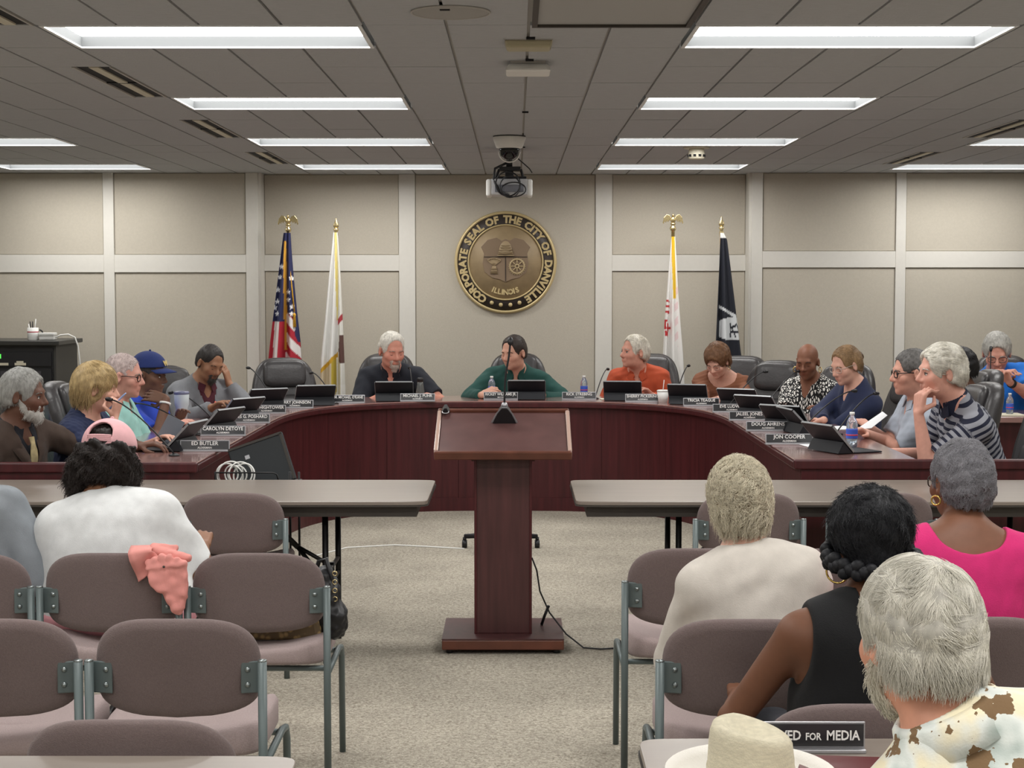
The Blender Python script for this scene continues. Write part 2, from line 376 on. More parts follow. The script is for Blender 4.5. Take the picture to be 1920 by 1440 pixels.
# projector + dome camera
Yd = 10.6; p = W(955, 242, Yd); s = empty('dome_camera', (p.x, Yd, CEIL), 0, 'white dome security camera on the ceiling', 'security camera')
MB().lathe([(.0, 0), (.105, 0), (.105, -.006)], 28).build('gasket', M['slot'], s)
MB().lathe([(.105, -.006), (.108, -.012), (.085, -.075), (.07, -.08), (.0, -.08)], 28).build('housing', M['white'], s)
MB().lathe([(.066, -.075), (.068, -.09), (.058, -.125), (.03, -.148), (.0, -.153)], 28).build('dome', M['glass'], s)
MB().torus((0, 0, -.1), .066, .006, 24, rot=rotm(rx=90), a0=180, a1=360).build('trim_ring', M['white'], s)
Yp = 11.5; p = W(955, 352, Yp); pz = p.z
s = empty('projector', (p.x, Yp, CEIL), 0, 'silver ceiling projector hanging on a black pole with looped cables', 'projector')
MB().tube([(0, 0, 0), (0, 0, pz - CEIL + .1)], .022, 14).build('pole', M['black'], s); MB().lathe([(0, -.02), (.07, -.02), (.075, 0)], 24).build('ceiling_plate', M['black'], s)
MB().box((.005, 0, pz - CEIL + .13), (.15, .1, .03)).box((0, 0, pz - CEIL + .09), (.06, .06, .05)).box((.02, .02, pz - CEIL + .07), (.2, .12, .014)).tube([(-.07, 0, pz - CEIL + .13), (-.1, 0, pz - CEIL + .06)], .01).tube([(.08, 0, pz - CEIL + .13), (.1, 0, pz - CEIL + .06)], .01).build('bracket', M['black'], s, bevel=.004)
b = MB().box((0, .02, pz - CEIL), (.27, .24, .115)).build('body', mat('projector_silver', (206, 208, 212), .4, .3), s, bevel=.015, seg=3)
for sx in (-1, 1): MB().box((sx * .143, .02, pz - CEIL - .005), (.038, .25, .12)).build('side_cheek', M['white'], s, bevel=.015, seg=3)
MB().box((0, -.101, pz - CEIL - .01), (.2, .01, .05)).build('connector_panel', mat('panel_grey', (120, 122, 130), .5), s)
def loop(c, rx, rz, n=22, ph=0, wob=.01): return [(c[0] + rx * math.sin(t * 2 * math.pi / n + ph), c[1] + wob * math.sin(3 * t * 2 * math.pi / n), c[2] + rz * math.cos(t * 2 * math.pi / n + ph)) for t in range(n + 1)]
q = pz - CEIL
for pts, r in ((loop((-.01, -.12, q + .02), .085, .085), .005), (loop((.005, -.125, q), .07, .075, ph=.3), .004), (loop((.03, -.13, q - .02), .085, .05, ph=1), .005),
               ([(-.02, -.03, q + .17), (-.1, -.06, q + .13), (-.11, -.09, q + .05), (-.07, -.12, q - .03), (.0, -.12, q - .06)], .009), ([(.02, .0, q + .3), (.06, -.05, q + .2), (.14, -.06, q + .13), (.16, -.06, q + .1)], .004)):
    MB().tube(pts, r, 6).build('cable', M['black'], s)
# ================================================================== COUNCIL DESK
DZ, DA, DB, DXC, DY0 = .84, 1.495, 2.0, -.085, 10.3
YEL, YER = 8.05, 8.2
def inner_path(n=64):
    pts = [(DXC - DA, YEL + (DY0 - YEL) * t / 6) for t in range(6)]
    for k in range(n + 1):
        t = math.pi * (1 - k / n); c, s_ = math.cos(t), math.sin(t)
        pts.append((DXC + DA * math.copysign(abs(c) ** (2 / 3), c), DY0 + DB * abs(s_) ** (2 / 3)))
    pts += [(DXC + DA, DY0 + (YER - DY0) * t / 6) for t in range(1, 7)]
    return pts
def resample(pts, step):
    P = [Vector((x, y, 0)) for x, y in pts]; out = [P[0]]; acc = 0
    d = [0]
    for a, b in zip(P, P[1:]): d.append(d[-1] + (b - a).length)
    n = max(2, round(d[-1] / step)); out = []
    j = 0
    for i in range(n + 1):
        L = d[-1] * i / n
        while j < len(d) - 2 and d[j + 1] < L: j += 1
        t = (L - d[j]) / max(d[j + 1] - d[j], 1e-9); out.append(P[j].lerp(P[j + 1], t))
    return out
IP = resample(inner_path(), .06)
def offset(P, o):
    out = []
    for i, p in enumerate(P):
        d = (P[min(i + 1, len(P) - 1)] - P[max(i - 1, 0)]).normalized(); out.append(p + Vector((-d.y, d.x, 0)) * o)
    return out
def ribbon(a, b, z0, z1):
    m = MB(); n = len(a); vs = []
    for i in range(n): vs += [(a[i].x, a[i].y, z0), (b[i].x, b[i].y, z0), (b[i].x, b[i].y, z1), (a[i].x, a[i].y, z1)]
    fs = []
    for i in range(n - 1):
        for k in range(4): fs.append((i * 4 + k, i * 4 + (k + 1) % 4, (i + 1) * 4 + (k + 1) % 4, (i + 1) * 4 + k))
    fs += [(3, 2, 1, 0), tuple((n - 1) * 4 + k for k in range(4))]
    return m.add(vs, fs)
desk = empty('council_desk', (DXC, DY0, 0), 0, 'long curved mahogany council desk around the open floor', 'desk')
def D(mb, name, m, **k):
    o = mb.build(name, m, desk, **k); o.location = (-DXC, -DY0, 0); return o
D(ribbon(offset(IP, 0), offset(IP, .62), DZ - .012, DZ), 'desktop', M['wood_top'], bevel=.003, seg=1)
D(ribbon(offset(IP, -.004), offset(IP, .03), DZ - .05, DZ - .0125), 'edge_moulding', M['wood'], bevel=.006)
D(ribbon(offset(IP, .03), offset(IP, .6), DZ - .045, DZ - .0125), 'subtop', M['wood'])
FP = offset(IP, .035); FQ = offset(IP, .06); step = 9
for i in range(0, len(IP) - 1, step):
    j = min(i + step + 1, len(IP))
    a, b_ = FP[i:j], FQ[i:j]
    if len(a) < 2: continue
    # leave a 3 mm joint at each end of a panel
    a = list(a); b_ = list(b_)
    a[0] = a[0] + (a[1] - a[0]).normalized() * .0012; a[-1] = a[-1] + (a[-2] - a[-1]).normalized() * .0012
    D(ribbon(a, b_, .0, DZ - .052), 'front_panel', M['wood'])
D(ribbon(offset(IP, .062), offset(IP, .075), 0, DZ - .052), 'backing', M['tedge'])
D(ribbon(offset(IP, .022), offset(IP, .034), 0, .10), 'plinth', M['wood'])
for sx, ye, xi, xo in ((-1, YEL, DXC - DA, -3.0), (1, YER, DXC + DA, 3.0)):
    x0, x1 = sorted((xi + sx * .035, xo))
    D(MB().span((x0, ye - .03, 0), (x1, ye - .004, DZ - .052)), 'end_panel', M['wood'])
    x0, x1 = sorted((xi - sx * .004, xo))
    D(MB().span((x0, ye - .045, DZ - .05), (x1, ye + .0, DZ)), 'end_cap', M['wood'], bevel=.008)
    D(MB().span((x0 + .02, ye + .001, DZ - .05), (x1 - .02, ye + .12, DZ - .013)), 'end_rail', M['wood'])
# desk of the right-hand corner
t = empty('side_desk', (3.95, 12.0, 0), 0, 'dark wood side desk behind the striped-shirt person at the right edge', 'desk')
MB().span((-.62, -.35, .73), (.75, .38, .77)).build('desktop', M['wood_top'], t, bevel=.004); MB().span((-.58, -.3, 0), (.72, -.27, .729)).build('front_panel', M['wood'], t)
for x in (-.58, .69): MB().span((x, -.269, 0), (x + .03, .33, .729)).build('side_panel', M['wood'], t)

# ================================================================== LECTERN
LX, LY = W(943, 1228, 7.49).x, 7.49
lec = empty('lectern', (LX, LY, 0), 0, 'dark red wooden lectern with a slanted top in the middle of the floor', 'lectern')
MB().span((-.285, .0, .02), (.285, .48, .068)).build('base', M['wood_edge'], lec, bevel=.006)
MB().span((-.285, .0, .0685), (.285, .48, .073)).build('base_top', M['lectern'], lec)
for sx in (-1, 1):
    for y in (.04, .42): MB().lathe([(.016, 0), (.016, .02)], 10, (sx * .25, y, 0)).build('foot', M['black'], lec)
MB().span((-.128, .125, .073), (.128, .39, .93)).build('column', M['lectern'], lec, bevel=.003)
MB().span((-.136, .118, .073), (-.124, .3, .93)).span((.124, .118, .073), (.136, .3, .93)).build('column_edge', M['wood'], lec, bevel=.002)
sl = math.atan2(.155, .40); rt = Matrix.Rotation(sl, 3, 'X'); tc = Vector((0, .235, 1.02))
def T(mb, name, m, **k):
    o = mb.build(name, m, lec, **k); o.location = tc; o.rotation_euler = (sl, 0, 0); return o
T(MB().span((-.30, -.215, -.02), (.30, .215, 0)), 'reading_board', M['lectern_top'], bevel=.003)
T(MB().span((-.32, -.237, -.03), (.32, -.2155, .012)), 'front_rail', M['wood_edge'], bevel=.006)
T(MB().span((-.32, .2155, -.03), (.32, .236, .014)), 'back_rail', M['wood_edge'], bevel=.006)
for sx in (-1, 1):
    T(MB().span((sx * .301, -.215, -.03), (sx * .322, .215, .014)), 'side_rail', mat('rail_highlight', (196, 166, 152), .1, coat=1.0), bevel=.007, seg=3)  # paler than the other rails: the glossy highlight is put into the colour
T(MB().span((-.15, -.13, -.09), (.15, .15, -.0305)), 'neck_block', M['wood'])
# lectern microphone
mp = tc + rt @ Vector((.005, .12, .001))
mic = empty('lectern_microphone', (LX + mp.x, LY + mp.y, mp.z), 0, 'black gooseneck microphone standing on the lectern top', 'microphone')
out = [(-.056, 0), (-.052, .012), (-.035, .048), (-.018, .072), (-.012, .078), (.012, .078), (.018, .072), (.035, .048), (.052, .012), (.056, 0)]
def wedge(o, y0, y1, k=1.0):
    m = MB(); n = len(o)
    vs = [(x * k, y0 + (y1 - y0) * .0 + .0 * z, z) for x, z in o] + [(x * .8 * k, y1, z * .9) for x, z in o]
    return m.add(vs, [tuple(range(n)), tuple(reversed(range(n, 2 * n)))] + [(i, n + i, n + (i + 1) % n, (i + 1) % n) for i in range(n)])
for nm, mm, mt, in (('base', wedge(out, -.03, .04), M['black']), ('base_rim', wedge([(x * 1.17, z * 1.05) for x, z in out], -.022, .0), M['alu'])):
    o = mm.build(nm, mt, mic); o.rotation_euler = (sl, 0, 0)
MB().lathe([(.011, .06), (.016, .068), (.016, .078), (.011, .088)], 14).build('collar', M['alu'], mic)
top = W(957, 640, LY + .35) - Vector(mic.location)
pts = [Vector((0, 0, .075)) * (1 - t) ** 3 + Vector((0, 0, .27)) * 3 * t * (1 - t) ** 2 + Vector((top.x - .01, top.y * .35, top.z - .14)) * 3 * t * t * (1 - t) + top * t ** 3 for t in [k / 14 for k in range(15)]]
MB().tube(pts, .0048, 8).build('gooseneck', M['black'], mic); MB().ball(top, (.015, .015, .022), rot=rotm(rx=-25)).build('capsule', M['black'], mic)
# binder clip
cp = tc + rt @ Vector((-.282, .205, .012)); c = empty('binder_clip', (LX + cp.x, LY + cp.y, cp.z), 0, 'black binder clip on the upper left corner of the lectern', 'clip'); c.scale = (1.4, 1.4, 1.4); c.rotation_euler = (sl, 0, 0)
MB().prism([(-.014, 0), (.014, 0), (.004, .018), (-.004, .018)], -.016, .016, rot=rotm(rx=90)).build('body', M['black'], c); MB().torus((0, -.02, .006), .011, .0018, 14).build('lever', M['alu'], c)
# lectern cable and plug
tag(MB().tube([(LX + .137, 7.7, .42), (LX + .16, 7.69, .36), (LX + .175, 7.69, .26), (LX + .22, 7.68, .16), (LX + .3, 7.66, .06), (LX + .38, 7.6, .008), (LX + .46, 7.58, .006), (LX + .54, 7.6, .006), (LX + .66, 7.66, .006)], .004, 6).build('microphone_cable', M['black']), 'thin black cable hanging from the lectern to the carpet', 'cable')
tag(MB().tube([(LX + .22, 7.8, .17), (LX + .2, 7.8, .12), (LX + .185, 7.8, .075)], .007, 8).build('cable_plug', M['black']), 'short black cable end standing on the lectern base', 'cable')
# rolling stand behind the lectern
q = G(939, 1022, .03); st = empty('rolling_stand', (q.x, q.y, 0), 0, 'black rolling stand base with casters behind the lectern', 'stand')
mb = MB()
for a in (0, 72, 144, 216, 288):
    e = Vector((.25 * math.cos(R(a + 18)), .25 * math.sin(R(a + 18)), 0))
    MB().tube([(0, 0, .1), (e.x, e.y, .075)], [.022, .015], 8).build('spoke', M['black'], st)
    MB().tube([(e.x, e.y, .07), (e.x, e.y, .05)], .012, 8).lathe([(.026, -.016), (.026, .016)], 14, (e.x, e.y, .026), rotm(ry=90)).build('caster', M['black'], st)
MB().tube([(0, 0, .06), (0, 0, .62)], .02, 12).build('post', M['black'], st); MB().span((-.1, -.1, .62), (.1, .1, .64)).build('tray', M['black'], st, bevel=.01)
q0, q1, q2, q3, q4 = G(585, 1045), G(650, 1028), G(740, 1023), G(800, 1026), G(870, 1030)
tag(MB().tube([Vector((a.x, a.y, .004)) for a in (q0, (q0 + q1) / 2, q1, (q1 + q2) / 2, q2, q3, q4)], .005, 6).build('floor_cable', M['white']), 'thin white cable lying across the carpet left of the lectern', 'cable')

# ================================================================== FOLDING TABLES
def folding_table(x0, x1, y0, y1, z, label, legs, trim=True):
    t = empty('folding_table', ((x0 + x1) / 2, (y0 + y1) / 2, 0), 0, label, 'table', 'folding tables')
    a, b = (x1 - x0) / 2, (y1 - y0) / 2
    o = [(x, y) for x, y in superell(a, b, 60, 26)]
    MB().prism(o, z - .018, z).build('tabletop', M['laminate'], t, bevel=.003)
    MB().prism([(x * (a + .003) / a, y * (b + .003) / b) for x, y in o], z - .024, z - .0185).build('edge_band', M['tedge'], t)
    m = MB().span((-a + .05, -b + .05, z - .075), (a - .05, -b + .07, z - .025)).span((-a + .05, b - .07, z - .075), (a - .05, b - .05, z - .025)).span((-a + .05, -b + .07, z - .075), (-a + .07, b - .07, z - .025)).span((a - .07, -b + .07, z - .075), (a - .05, b - .07, z - .025))
    m.build('apron', M['tedge'], t)
    for lx, inner in legs:
        lx -= (x0 + x1) / 2
        for y in (-b + .14, b - .14): MB().tube([(lx, y, z - .07), (lx, y, 0)], .014, 10).build('leg', M['blackm'], t)
        MB().tube([(lx, -b + .14, .33), (lx, b - .14, .33)], .01, 8).build('crossbar', M['blackm'], t)
        MB().tube([(lx + inner * .36, 0, z - .07), (lx + inner * .16, 0, z - .27)], .014, 8).tube([(lx + inner * .19, 0, z - .25), (lx, 0, z - .36)], .010, 8).tube([(lx + inner * .16, 0, z - .27), (lx, 0, z - .48)], .011, 8).build('folding_brace', M['blackm'], t)
        MB().tube([(lx, 0, z - .5), (lx, 0, z - .34)], .012, 8).tube([(lx, -b + .14, z - .36), (lx, b - .14, z - .36)], .01, 8).build('brace_bar', M['blackm'], t)
    return t
TZ = .76
folding_table(-2.85, -.39, 7.17, 7.98, TZ, 'long grey folding table in front of the left side of the desk', [(-.86, -1), (-2.5, 1)])
folding_table(.27, 2.75, 7.17, 7.98, TZ, 'long grey folding table in front of the right side of the desk', [(.74, 1), (2.4, -1)])
folding_table(-2.4, -.44, 2.5, 3.27, TZ, 'grey folding table at the lower left edge of the picture', [(-.8, -1), (-2.1, 1)])
folding_table(.26, 2.0, 2.68, 3.40, TZ, 'grey folding table with the media sign at the lower right', [(.6, 1), (1.7, -1)])

# ================================================================== STACKING CHAIRS
def make_chair():
    c = empty('stacking_chair')
    out = []
    for k in range(48):
        t = 2 * math.pi * k / 48; cc, ss = math.cos(t), math.sin(t); e = 3.4 if ss > 0 else 4.5
        x = .225 * math.copysign(abs(cc) ** (2 / e), cc); z = (.145 if ss > 0 else .115) * math.copysign(abs(ss) ** (2 / (2.6 if ss > 0 else 5)), ss)
        if ss < 0: z -= .02 * (1 - (x / .225) ** 2)
        out.append((x, .675 + z))
    bend = lambda x, z: .9 * x * x - (z - .675) * .16
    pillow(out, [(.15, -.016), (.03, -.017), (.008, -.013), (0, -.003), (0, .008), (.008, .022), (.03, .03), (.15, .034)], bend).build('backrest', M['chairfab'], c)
    so = superell(.226, .215, 44, 5)
    m = pillow(so, [(.12, -.028), (.03, -.026), (.006, -.02), (0, -.008), (0, .01), (.008, .026), (.035, .036), (.12, .038)], None)
    m.v = [(x, z + .25, -y * -1 + .445 - .10 * max(0, z - .1) ** 1.6 + (.012 if y > 0 else 0) * (2 * abs(x) / .235) ** 2) for x, y, z in m.v]
    m.f = [tuple(reversed(f)) for f in m.f]
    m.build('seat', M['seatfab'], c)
    for s_ in (-1, 1):
        MB().tube([(s_ * .2355, .0, 0), (s_ * .2355, .0, .70)], .0125, 12).build('rear_leg', M['frame'], c)
        MB().lathe([(.0126, 0), (.012, .004), (.0, .005)], 12, (s_ * .2355, 0, .70)).build('leg_cap', M['bolt'], c)
        MB().tube([(s_ * .2355, .47, 0), (s_ * .2355, .455, .36), (s_ * .2355, .43, .40), (s_ * .2355, .36, .412), (s_ * .2355, .01, .405)], .0115, 10).build('front_leg', M['frame'], c)
        b = MB().box((s_ * .205, .02, .652), (.062, .006, .088), rotm(rz=s_ * 14)); o = b.build('bracket', M['frame'], c, bevel=.003)
        for z in (.632, .674): MB().lathe([(.008, 0), (.007, .004), (0, .006)], 10, (s_ * .193, .0135, z), rotm(rx=90)).build('bolt', M['bolt'], o)
    for y_, z_ in ((.1, .40), (.36, .405)): MB().tube([(-.234, y_, z_), (.234, y_, z_)], .01, 8).build('crossbar', M['frame'], c)
    return c
ch0 = make_chair(); first = [True]
def chair(x, y, label, rz=0.0):
    c = ch0 if first[0] else copy_tree(ch0); first[0] = False
    c.location = (x, y, 0); c.rotation_euler = (0, 0, R(rz)); tag(c, label, 'chair', 'grey audience chairs')
    return c
YA, YBr, YCr, YD = 7.03, 5.44, 4.36, 3.34
for x, y, rz, lab in (
    (-1.235, YA, 0, 'empty grey fabric chair at the left folding table'),
    (-1.74, YA, 0, 'grey fabric chair at the left folding table, hidden behind the white T-shirt'),
    (1.02, YA, 1, 'grey fabric chair at the right folding table, behind the blond person'),
    (1.60, YA, -1, 'grey fabric chair at the right folding table, between the two dark-haired heads'),
    (-.872, YBr, 0, 'empty grey chair with a handbag on its seat, beside the aisle'),
    (-1.372, YBr, 0, 'grey chair with the salmon shirt draped over its back'),
    (-1.872, YBr, 0, 'grey chair under the person in the grey sweatshirt'),
    (.613, YBr + .1, 0, 'empty grey chair in front of the cream cardigan, right of the aisle'),
    (1.113, YBr + .1, 0, 'grey chair in front of the person with black braided hair'),
    (-.922, YCr, 0, 'empty grey chair in the left block, second row from the camera, beside the aisle'),
    (-1.422, YCr, 0, 'empty grey chair in the second row, cut by the left edge'),
    (.628, YCr, 0, 'grey chair under the person in the cream cardigan'),
    (1.26, YCr + .03, 0, 'grey chair under the person in the pink top'),
    (-.81, YD, 0, 'empty grey chair behind the lower left table'),
    (.765, 3.47, 0, 'grey chair under the person in the black sleeveless top')):
    chair(x, y, lab, rz)

# ================================================================== LEATHER CHAIRS
def make_exec():
    c = empty('executive_chair')
    bend = lambda x, z: .8 * x * x - (z - .6) * .22
    oute = superell(.262, .32, 44, 3.6, 0, .83)
    oute = [(x * (1 - .14 * max(0, (z - .83) / .32)), z) for x, z in oute]
    bk = pillow(oute, [(.2, -.06), (.05, -.06), (.015, -.05), (0, -.025), (0, .01), (.012, .04), (.05, .055), (.2, .06)], bend).build('backrest', M['leather'], c)
    hp = superell(.165, .105, 36, 4.5, 0, 1.03)
    pillow(hp, [(.1, .03), (.02, .04), (.0, .055), (.0, .07), (.012, .09), (.04, .10), (.1, .104)], bend).build('headrest_pad', M['leather'], bk)
    lp = superell(.17, .14, 36, 4.0, 0, .73)
    pillow(lp, [(.12, .03), (.01, .045), (0, .06), (.014, .078), (.05, .088), (.12, .09)], bend).build('lumbar_pad', M['leather'], bk)
    so = superell(.265, .25, 40, 4.5)
    m = pillow(so, [(.16, -.05), (.03, -.05), (0, -.03), (0, .02), (.015, .045), (.05, .06), (.16, .066)]); m.v = [(x, z + .27, .42 + y) for x, y, z in m.v]; m.f = [tuple(reversed(f)) for f in m.f]
    m.build('seat', M['leather'], c)
    for s_ in (-1, 1):
        MB().tube([(s_ * .27, .05, .46), (s_ * .31, .08, .5), (s_ * .31, .1, .62), (s_ * .31, .36, .64), (s_ * .31, .42, .6), (s_ * .27, .38, .42)], .018, 8).build('armrest', M['black'], c)
        MB().box((s_ * .31, .23, .655), (.06, .26, .03)).build('arm_pad', M['leather'], c, bevel=.012)
    MB().tube([(0, .27, .09), (0, .27, .37)], .03, 12).build('gas_lift', M['blackm'], c)
    for k in range(5):
        e = Vector((.3 * math.cos(R(72 * k + 90)), .27 + .3 * math.sin(R(72 * k + 90)), .07))
        l = MB().tube([(0, .27, .1), e], [.03, .018], 8).build('base_spoke', M['black'], c)
        MB().lathe([(.027, -.02), (.027, .02)], 12, (e.x, e.y, .028), rotm(ry=90)).build('caster', M['black'], l)
    return c
ex0 = make_exec(); exf = [True]
def exec_chair(x, y, face, label):
    """face: yaw of the forward direction"""
    c = ex0 if exf[0] else copy_tree(ex0); exf[0] = False
    f = Matrix.Rotation(R(face), 3, 'Z') @ Vector((0, 1, 0))
    c.location = (x - f.x * .22, y - f.y * .22, 0); c.rotation_euler = (0, 0, R(face)); tag(c, label, 'chair', 'grey leather desk chairs'); return c
exec_chair(-1.74, 12.42, 194, 'empty dark grey leather chair with headrest below the striped flag')
exec_chair(1.84, 12.02, 150, 'empty dark grey leather chair below the black flag')
# ================================================================== PEOPLE: blended solids turned into one continuous surface
def _bounds(p, k):
    if p[0] == 'c':
        a, b = np.array(p[1]), np.array(p[2]); r = max(p[3], p[4]); return np.minimum(a, b) - r - k, np.maximum(a, b) + r + k
    c = np.array(p[1]); r = max(p[2]); return c - r - k, c + r + k
def _dist(p, X, Y, Z):
    if p[0] == 'c':
        a, b, ra, rb = np.array(p[1], np.float32), np.array(p[2], np.float32), p[3], p[4]
        ba = b - a; L2 = float(ba @ ba) + 1e-9
        x, y, z = X - a[0], Y - a[1], Z - a[2]
        tt = (x * ba[0] + y * ba[1] + z * ba[2]) / L2; t = np.clip(tt, 0, 1)
        d = np.sqrt((x - t * ba[0]) ** 2 + (y - t * ba[1]) ** 2 + (z - t * ba[2]) ** 2) - (ra + (rb - ra) * t)
        if len(p) > 5 and p[5]: d = np.maximum(d, (tt - 1) * math.sqrt(L2))
        return d
    c, r = p[1], p[2]
    x, y, z = X - c[0], Y - c[1], Z - c[2]
    if len(p) > 3 and p[3] is not None:
        m = p[3]; x, y, z = m[0][0] * x + m[1][0] * y + m[2][0] * z, m[0][1] * x + m[1][1] * y + m[2][1] * z, m[0][2] * x + m[1][2] * y + m[2][2] * z
    k0 = np.sqrt((x / r[0]) ** 2 + (y / r[1]) ** 2 + (z / r[2]) ** 2); k1 = np.sqrt((x / r[0] ** 2) ** 2 + (y / r[1] ** 2) ** 2 + (z / r[2] ** 2) ** 2) + 1e-6
    return k0 * (k0 - 1) / k1
def sdf_mesh(ops, h, smooth=1):
    los, his = zip(*[_bounds(o[1], .02) for o in ops if o[0] == '+'])
    lo = np.min(los, 0) - 2 * h; hi = np.max(his, 0) + 2 * h
    n = np.ceil((hi - lo) / h).astype(int) + 1
    A = np.full(n, .3, np.float32); ax = [(lo[i] + h * np.arange(n[i])).astype(np.float32) for i in range(3)]
    for op, p, k in ops:
        if op == '/':                                  # keep the side of a plane that the normal points to
            q, nr = p; d = -((ax[0][:, None, None] - q[0]) * nr[0] + (ax[1][None, :, None] - q[1]) * nr[1] + (ax[2][None, None, :] - q[2]) * nr[2])
            np.maximum(A, d, out=A); continue
        b0, b1 = _bounds(p, k + 3 * h)
        i0 = np.clip(((b0 - lo) / h).astype(int), 0, n - 1); i1 = np.clip(((b1 - lo) / h).astype(int) + 2, 1, n)
        if np.any(i1 <= i0): continue
        S = tuple(slice(i0[i], i1[i]) for i in range(3))
        d = _dist(p, ax[0][S[0]][:, None, None], ax[1][S[1]][None, :, None], ax[2][S[2]][None, None, :])
        a = A[S]
        if op == '+':
            hh = np.maximum(k - np.abs(a - d), 0) / k if k > 0 else 0
            A[S] = np.minimum(a, d) - hh * hh * k * .25
        else:
            d = -d; hh = np.maximum(k - np.abs(a - d), 0) / k if k > 0 else 0
            A[S] = np.maximum(a, d) + hh * hh * k * .25
    ins = A < 0
    u = ins.astype(np.uint8)
    c = u[:-1, :-1, :-1] + u[1:, :-1, :-1] + u[:-1, 1:, :-1] + u[:-1, :-1, 1:] + u[1:, 1:, :-1] + u[1:, :-1, 1:] + u[:-1, 1:, 1:] + u[1:, 1:, 1:]
    act = (c > 0) & (c < 8); ids = np.argwhere(act); idx = np.full(act.shape, -1, np.int32); idx[act] = np.arange(len(ids))
    acc = np.zeros((len(ids), 3), np.float32); cnt = np.zeros(len(ids), np.float32)
    cor = [(i, j, k) for i in (0, 1) for j in (0, 1) for k in (0, 1)]
    for a in cor:
        for axis in range(3):
            if a[axis]: continue
            b = list(a); b[axis] = 1
            v0 = A[ids[:, 0] + a[0], ids[:, 1] + a[1], ids[:, 2] + a[2]]; v1 = A[ids[:, 0] + b[0], ids[:, 1] + b[1], ids[:, 2] + b[2]]
            m = (v0 < 0) != (v1 < 0); t = v0[m] / (v0[m] - v1[m])
            for q in range(3): acc[m, q] += a[q] + (t if q == axis else 0)
            cnt[m] += 1
    V = (ids + acc / cnt[:, None]) * h + lo
    Q = []
    for axis in range(3):
        s0 = [slice(1, -1)] * 3; s1 = [slice(1, -1)] * 3; s0[axis] = slice(0, -1); s1[axis] = slice(1, None)
        a, b = ins[tuple(s0)], ins[tuple(s1)]
        for flip, mm in ((False, a & ~b), (True, ~a & b)):
            e = np.argwhere(mm)
            if not len(e): continue
            o1, o2 = [q for q in range(3) if q != axis]
            e = e.copy(); e[:, o1] += 1; e[:, o2] += 1
            def cell(d1, d2):
                f = e.copy(); f[:, o1] += d1; f[:, o2] += d2; return idx[f[:, 0], f[:, 1], f[:, 2]]
            q = np.stack([cell(-1, -1), cell(0, -1), cell(0, 0), cell(-1, 0)], 1)
            if flip != (axis == 1): q = q[:, ::-1]
            Q.append(q)
    Q = np.concatenate(Q)
    for _ in range(smooth):
        S = np.zeros_like(V); N = np.zeros(len(V))
        for a, b in ((0, 1), (1, 2), (2, 3), (3, 0)):
            for i, j in ((a, b), (b, a)):
                for q in range(3): S[:, q] += np.bincount(Q[:, i], V[Q[:, j], q], len(V))
                N += np.bincount(Q[:, i], minlength=len(V))
        V = V * .5 + .5 * S / np.maximum(N, 1)[:, None]
    return V, Q
def vnormals(V, Q):
    n = np.cross(V[Q[:, 2]] - V[Q[:, 0]], V[Q[:, 3]] - V[Q[:, 1]]); S = np.zeros_like(V)
    for k in range(4):
        for q in range(3): S[:, q] += np.bincount(Q[:, k], n[:, q], len(V))
    return S / (np.linalg.norm(S, axis=1)[:, None] + 1e-9)
def np_mesh(name, V, Q, attrs=None):
    me = bpy.data.meshes.new(name); me.vertices.add(len(V)); me.vertices.foreach_set('co', np.ascontiguousarray(V, np.float32).ravel())
    me.loops.add(len(Q) * 4); me.loops.foreach_set('vertex_index', np.ascontiguousarray(Q, np.int32).ravel())
    me.polygons.add(len(Q)); me.polygons.foreach_set('loop_start', np.arange(0, len(Q) * 4, 4, dtype=np.int32))
    me.polygons.foreach_set('use_smooth', np.ones(len(Q), bool)); me.update(calc_edges=True)
    for nm, (ty, data) in (attrs or {}).items():
        at = me.attributes.new(nm, ty, 'POINT'); at.data.foreach_set('color' if ty == 'FLOAT_COLOR' else 'value', np.ascontiguousarray(data, np.float32).ravel())
    return me
def wrinkle(V, Q, amp, seed=0, sc=1.0):
    if amp <= 0: return V
    n = vnormals(V, Q); r = np.random.default_rng(seed); d = np.zeros(len(V))
    for k in range(7):
        w = r.normal(size=3) * (16 + 9 * k) * sc
        d += np.sin(V @ w + r.uniform(0, 6) + 1.6 * np.sin(V @ (r.normal(size=3) * 9))) / (1 + .35 * k)
    return V + n * (amp * d / 2.2)[:, None]
def nrm(v): return Vector(v).normalized()

SKIN = {}
def skin_mat(c):
    k = 'skin_%d_%d_%d' % c
    return mat(k, c, .52, noise=(38, .06), attr='tint', spec=.35)
def hair_mat(c, name=None):
    k = name or 'hair_%d_%d_%d' % c
    if k in MATS: return MATS[k]
    m = mat(k, c, .55, noise=(70, .28, (1, 1, .35)), spec=.3)
    return m
def strand_mat(c):
    k = 'strand_%d_%d_%d' % c
    if k in MATS: return MATS[k]
    m = bpy.data.materials.new(k); m.use_nodes = True; nt_ = m.node_tree; b = nt_.nodes['Principled BSDF']
    hi = nt_.nodes.new('ShaderNodeHairInfo'); cr = nt_.nodes.new('ShaderNodeValToRGB'); col = srgb(*c)
    cr.color_ramp.elements[0].color = [q * .78 for q in col[:3]] + [1]; cr.color_ramp.elements[1].color = [min(1, q * 1.2) for q in col[:3]] + [1]
    nt_.links.new(hi.outputs['Random'], cr.inputs[0]); nt_.links.new(cr.outputs[0], b.inputs['Base Color']); b.inputs['Roughness'].default_value = .45; b.inputs['Specular IOR Level'].default_value = .35
    MATS[k] = m; return m
def cloth(c, name=None, amt=.06, bump=(320, .15), rough=.9):
    return mat(name or 'cloth_%d_%d_%d' % tuple(c), c, rough, noise=(24, amt), bump=bump, sheen=.03)

